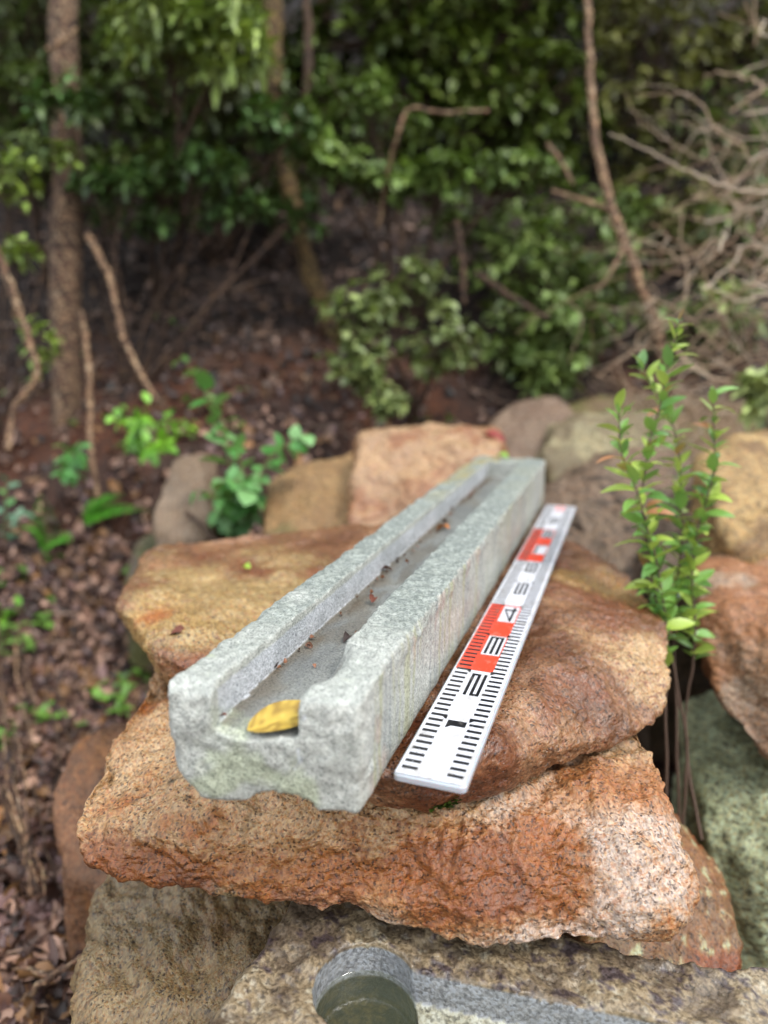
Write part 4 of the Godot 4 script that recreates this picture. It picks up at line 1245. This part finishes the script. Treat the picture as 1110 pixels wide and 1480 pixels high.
	shrub("grey_green_shrub", "tall greyish green shrub behind the dry thicket", Vector3(1.6, ground(1.6, -4.3), -4.3),
		[[Vector3(1.321, 2.118, -4.096), Vector3(0.45, 0.5, 0.3), 130], [Vector3(1.744, 2.392, -4.162), Vector3(0.45, 0.4, 0.3), 90], [Vector3(1.273, 1.41, -3.511), Vector3(0.35, 0.3, 0.2), 60], [Vector3(1.249, 2.571, -4.309), Vector3(0.4, 0.3, 0.3), 70]], oval, m, Color(0.39, 0.40, 0.24), 508, 7, 0.02)
	shrub("side_shrub", "loose green shrub under the bowed sapling", Vector3(0.75, ground(0.75, -2.9), -2.9),
		[[Vector3(0.4143, 1.367, -3.192), Vector3(0.3, 0.15, 0.2), 40], [Vector3(0.7857, 1.312, -3.179), Vector3(0.3, 0.25, 0.2), 60], [Vector3(0.5786, 0.9, -2.769), Vector3(0.25, 0.14, 0.15), 40], [Vector3(1.229, 0.9507, -2.988), Vector3(0.3, 0.2, 0.2), 40], [Vector3(1.6, 1.396, -3.405), Vector3(0.3, 0.25, 0.2), 50], [Vector3(1.834, 1.919, -3.944), Vector3(0.4, 0.35, 0.3), 70], [Vector3(1.936, 2.501, -4.292), Vector3(0.4, 0.3, 0.3), 60], [Vector3(0.631, 0.9724, -2.581), Vector3(0.14, 0.12, 0.12), 24], [Vector3(0.5467, 1.158, -2.935), Vector3(0.28, 0.25, 0.15), 46], [Vector3(0.81, 1.1, -2.818), Vector3(0.18, 0.2, 0.12), 30], [Vector3(0.8914, 1.383, -2.784), Vector3(0.1, 0.06, 0.1), 10], [Vector3(0.5717, 0.8131, -2.491), Vector3(0.12, 0.08, 0.1), 12]], oval, m, Color(0.35, 0.42, 0.23), 509)
	shrub("edge_shrub", "pale fresh leaves of a small bush at the right edge", Vector3(1.2, ground(1.2, -2.0), -2.0),
		[[Vector3(0.9514, 0.8099, -1.873), Vector3(0.06, 0.07, 0.08), 9], [Vector3(0.99, 1.045, -2.187), Vector3(0.07, 0.05, 0.08), 7]], oval, m, Color(0.52, 0.57, 0.37), 510, 6, 0.006)
	shrub("upper_left_shrub", "tall dark bush high up behind the overhanging branches", Vector3(-1.1, ground(-1.1, -4.6), -4.6),
		[[Vector3(-1.504, 2.362, -4.361), Vector3(0.55, 0.4, 0.3), 110], [Vector3(-0.91, 2.47, -4.387), Vector3(0.5, 0.35, 0.3), 90], [Vector3(-0.449, 2.359, -4.566), Vector3(0.4, 0.4, 0.3), 70], [Vector3(-1.987, 2.362, -4.361), Vector3(0.4, 0.5, 0.3), 80]], broad, m, deep, 511, 7, 0.03)
	canopy("tall grey trunked tree on the bank behind the leaning trunk", Vector3(-0.5, 0, -5.0), Vector3(-0.3, 3.6, -4.2), Vector3(1.1, 0.55, 0.9), 901)
	canopy("tall tree on the bank at the far left, its crown above the straight trunk", Vector3(-2.6, 0, -4.4), Vector3(-1.9, 3.2, -3.6), Vector3(1.0, 0.5, 0.9), 902)
	canopy("tall tree on the bank above the whorled shrub", Vector3(0.6, 0, -5.6), Vector3(0.8, 3.5, -4.4), Vector3(1.0, 0.5, 0.9), 903)
	canopy("tall tree on the bank at the right behind the grey green shrub", Vector3(2.6, 0, -5.8), Vector3(2.3, 3.9, -5.0), Vector3(1.1, 0.6, 0.9), 904)
	canopy("tallest tree far up the bank in the middle", Vector3(0.2, 0, -7.6), Vector3(0.1, 5.2, -6.6), Vector3(2.2, 0.8, 1.0), 905)
	canopy("tree far up the bank at the left", Vector3(-3.2, 0, -7.4), Vector3(-3.0, 5.0, -6.4), Vector3(2.0, 0.8, 1.0), 906)
	for i in 12:
		var x := -5.5 + i * 1.05
		var z := -5.6 - 1.2 * (i % 3)
		var f := Vector3(x, ground(x, z), z)
		shrub("bank_bush", "dark bush on the far bank, number %s from the left seen between the nearer shrubs" % ["one", "two", "three", "four", "five", "six", "seven", "eight", "nine", "ten", "eleven", "twelve"][i], f,
			[[f + Vector3(0, 0.8, 0.1), Vector3(0.75, 0.7, 0.5), 120], [f + Vector3(0.3, 1.7, 0), Vector3(0.7, 0.6, 0.5), 100]], leaf(0.11, 0.05, 0.3, 0.2), m, Color(0.13, 0.26, 0.11).lerp(Color(0.2, 0.31, 0.14), rg.randf()), 600 + i, 7, 0.03, "bush", "dark bushes on the far bank")

	# ---- ground cover on the bank and in the litter
	var low := []
	var lows := []
	for i in 420:
		var q := Vector3(rg.randf_range(-1.9, 0.3), 0, -rg.randf_range(1.7, 3.1))
		if i % 3 == 0: q = Vector3(rg.randf_range(-1.1, -0.5), 0, -rg.randf_range(1.2, 2.2))
		if terrain_noise.get_noise_2d(q.x * 2.0 + 9.0, q.z * 2.0) < 0.02: continue
		q.y = ground(q.x, q.z) + rg.randf_range(0.02, 0.07)
		var g := rg.randf_range(0.75, 1.25)
		for k in 5:
			low.append(facing(q, Vector3(rg.randfn(), rg.randf_range(-0.1, 0.7), rg.randfn()), rg.randf_range(0.5, 1.0)))
			lows.append(Color(0.34 * g, 0.46 * g, 0.2 * g))
	var cover := scatter("ground_cover", leaf(0.045, 0.024, 0.25, 0.2), m, low, lows, self)
	tag(cover, "sparse small green plants coming up through the leaf litter", "ground cover", "", "stuff")

	# ---- plants whose leaves can be told apart
	var glossy := [leaf(0.052, 0.021, 0.25, 0.3), leaf(0.046, 0.02, -0.1, 0.35), leaf(0.056, 0.019, 0.5, 0.25)]
	var sap_mats := [plain("sap_a", Color(0.32, 0.47, 0.24), 0.3), plain("sap_b", Color(0.42, 0.57, 0.27), 0.3), plain("sap_c", Color(0.60, 0.68, 0.30), 0.35), plain("sap_d", Color(0.62, 0.42, 0.3), 0.45)]
	for q in sap_mats:
		q.backlight_enabled = true
		q.backlight = Color(0.4, 0.45, 0.2)
	var sf: Vector3 = Vector3(0.4423, 0.2245, -0.9372)
	seedling("sapling", "leafy green sapling growing up between the stones at the right", sf,
		[[sf, Vector3(0.4453, 0.3499, -0.9575), Vector3(0.421, 0.4731, -0.9772), Vector3(0.39, 0.5844, -0.9941), Vector3(0.375, 0.7301, -1.03), Vector3(0.4, 0.8467, -1.058), Vector3(0.427, 0.9633, -1.086)], [sf + Vector3(0.02, 0, 0.02), Vector3(0.4557, 0.3537, -0.9893), Vector3(0.4576, 0.4984, -0.9937), Vector3(0.4598, 0.6242, -1.035), Vector3(0.4906, 0.7441, -1.064), Vector3(0.4886, 0.8541, -1.091)], [sf + Vector3(-0.03, 0, 0.02), Vector3(0.3992, 0.4006, -0.9287), Vector3(0.4011, 0.5589, -0.9776), Vector3(0.3643, 0.6984, -0.991), Vector3(0.3332, 0.7833, -1.012), Vector3(0.3303, 0.84, -1.026)], [sf + Vector3(0, 0, -0.01), Vector3(0.44, 0.5166, -1.029), Vector3(0.4505, 0.6591, -1.064), Vector3(0.44, 0.8016, -1.099), Vector3(0.3876, 0.8932, -1.121)]],
		glossy, [sap_mats[0], sap_mats[1], sap_mats[1], sap_mats[0], sap_mats[1], sap_mats[2], sap_mats[2], sap_mats[1], sap_mats[2], sap_mats[2], sap_mats[1], sap_mats[3]], 0.0050, 0.78, 701, "sapling", 0.45, 0.40, mats.red_stem)
	var round_leaf := [leaf(0.055, 0.036, 0.15, 0.12, 0.8), leaf(0.05, 0.034, 0.3, 0.15, 0.8)]
	var rl := [plain("round_a", Color(0.33, 0.52, 0.27), 0.4), plain("round_b", Color(0.25, 0.46, 0.2), 0.4), plain("round_c", Color(0.42, 0.58, 0.35), 0.45)]
	for q in rl:
		q.backlight_enabled = true
		q.backlight = Color(0.3, 0.36, 0.15)
	var rf: Vector3 = Vector3(-0.4907, 0.334, -2.209)
	rf.y = ground(rf.x, rf.z)
	seedling("round_leaved_seedling", "seedling with rounded pale green leaves behind the ochre slab", rf,
		[[rf, Vector3(-0.3667, 0.5579, -1.708), Vector3(-0.3899, 0.716, -1.778), Vector3(-0.4629, 0.8384, -1.828), Vector3(-0.5023, 0.8884, -1.84)], [rf, Vector3(-0.325, 0.5741, -1.712), Vector3(-0.2583, 0.6712, -1.736), Vector3(-0.1817, 0.7117, -1.746)], [rf, Vector3(-0.3805, 0.5688, -1.659), Vector3(-0.44, 0.5887, -1.644)], [rf, Vector3(-0.3319, 0.616, -1.671), Vector3(-0.344, 0.6758, -1.706)], [rf, Vector3(-0.3194, 0.5803, -1.683), Vector3(-0.36, 0.6198, -1.651), Vector3(-0.4031, 0.5775, -1.62)]],
		round_leaf, rl, 0.016, 1.15, 702, "seedling", 0.25, 0.3)
	var bright := [plain("bright_a", Color(0.42, 0.62, 0.14), 0.45), plain("bright_b", Color(0.34, 0.54, 0.14), 0.45)]
	var bf: Vector3 = Vector3(-0.8452, 0.5329, -2.474)
	bf.y = ground(bf.x, bf.z)
	seedling("bright_seedling", "low seedling with small bright green leaves right of the pale vine", bf,
		[[bf, Vector3(-0.7126, 0.701, -2.052), Vector3(-0.781, 0.7238, -2.057)], [bf, Vector3(-0.6931, 0.72, -2.056), Vector3(-0.658, 0.7579, -2.066)], [bf, Vector3(-0.6, 0.6513, -1.988), Vector3(-0.5905, 0.7438, -2.011)]], [leaf(0.045, 0.024, 0.2, 0.15)], bright, 0.014, 1.1, 703)
	var tf: Vector3 = Vector3(-1.173, 0.3001, -2.17)
	tf.y = ground(tf.x, tf.z)
	seedling("edge_seedling", "bluish green seedling at the left edge above the creeping stems", tf,
		[[tf, Vector3(-1.151, 0.4574, -2.157), Vector3(-1.143, 0.5188, -2.172)], [tf, Vector3(-1.107, 0.3833, -2.108), Vector3(-1.076, 0.4284, -2.099)]], [leaf(0.05, 0.026, 0.2, 0.15)], [plain("teal_a", Color(0.30, 0.44, 0.33), 0.45), rl[0]], 0.02, 1.0, 704)
	var gf: Vector3 = Vector3(-1.032, 0.4759, -2.393)
	gf.y = ground(gf.x, gf.z)
	seedling("weed", "small dull green weed at the foot of the pale vine", gf,
		[[gf, Vector3(-0.8981, 0.6251, -2.033), Vector3(-0.9274, 0.6441, -2.038)], [gf, Vector3(-0.8688, 0.6251, -2.033), Vector3(-0.8532, 0.6441, -2.038)], [gf, Vector3(-0.8857, 0.5773, -1.97), Vector3(-0.8952, 0.5588, -1.966)]], [leaf(0.045, 0.022, 0.2, 0.15)], [rl[1]], 0.018, 1.0, 705)
	var wf: Vector3 = Vector3(-1.079, 0.1122, -1.985)
	wf.y = ground(wf.x, wf.z)
	seedling("weed", "tiny green weed among the creeping stems at the left edge", wf, [[wf, wf + Vector3(0.03, 0.06, 0.02)], [wf, wf + Vector3(-0.04, 0.05, 0.03)]], [leaf(0.045, 0.022, 0.2, 0.15)], bright, 0.014, 1.0, 706)
	var mf: Vector3 = Vector3(-0.7271, 0.5726, -2.53)
	mf.y = ground(mf.x, mf.z)
	seedling("weed", "yellowish green weed at the foot of the bank behind the round leaved seedling", mf, [[mf, mf + Vector3(-0.02, 0.10, 0.02)], [mf, mf + Vector3(0.07, 0.08, 0.03)], [mf, mf + Vector3(-0.09, 0.06, 0.03)]], [leaf(0.045, 0.022, 0.2, 0.15)], bright, 0.012, 1.0, 707)
	var f1: Vector3 = Vector3(-1.035, 0.2821, -2.155)
	f1.y = ground(f1.x, f1.z) + 0.01
	fern("upright green fern frond near the left edge", f1, [Vector3(-1.041, 0.4759, -2.151), Vector3(-1.075, 0.387, -2.078), Vector3(-0.9214, 0.3472, -2.068)], 801)
	var f2: Vector3 = Vector3(-0.9746, 0.3672, -2.238)
	f2.y = ground(f2.x, f2.z) + 0.01
	fern("fern frond spread level over the litter behind the mossy rock", f2, [Vector3(-0.7115, 0.4159, -2.167), Vector3(-0.8179, 0.4505, -2.238)], 802)


func canopy(label: String, foot: Vector3, crown: Vector3, reach: Vector3, sd: int) -> void:
	var rg := generator(sd)
	foot.y = ground(foot.x, foot.z) - 0.05
	var o := base("bank_tree", foot)
	tag(o, label, "tree")
	var c := crown - foot
	bar("trunk", [Vector3.ZERO, c * 0.35 + Vector3(0.1, 0.1, 0), c * 0.75, c], 0.07, 0.035, mats.trunk_bark, o, 10, 0.02, sd)
	var where := []
	var tints := []
	for k in 9:
		var q := Vector3(rg.randf_range(-1, 1), rg.randf_range(-0.6, 0.8), rg.randf_range(-1, 1)) * reach * 0.75
		bar("limb", [c * 0.8, c * 0.9 + q * 0.5 + Vector3(0, 0.08, 0), c + q], 0.025, 0.008, mats.trunk_bark, o, 6, 0.02, sd + k)
		for i in 190:
			var p := c + q + Vector3(rg.randfn(), rg.randfn() * 0.7, rg.randfn()) * reach * 0.26
			where.append(facing(p, Vector3(rg.randfn(), rg.randfn() * 0.5 - 0.2, rg.randfn()), rg.randf_range(0.7, 1.25), rg.randf_range(-0.6, 0.6)))
			var g := rg.randf_range(0.75, 1.25)
			tints.append(Color(0.27 * g, 0.35 * g, 0.21 * g))
	scatter("crown", leaf(0.11, 0.048, 0.3, 0.2), mats.leaf, where, tints, o)
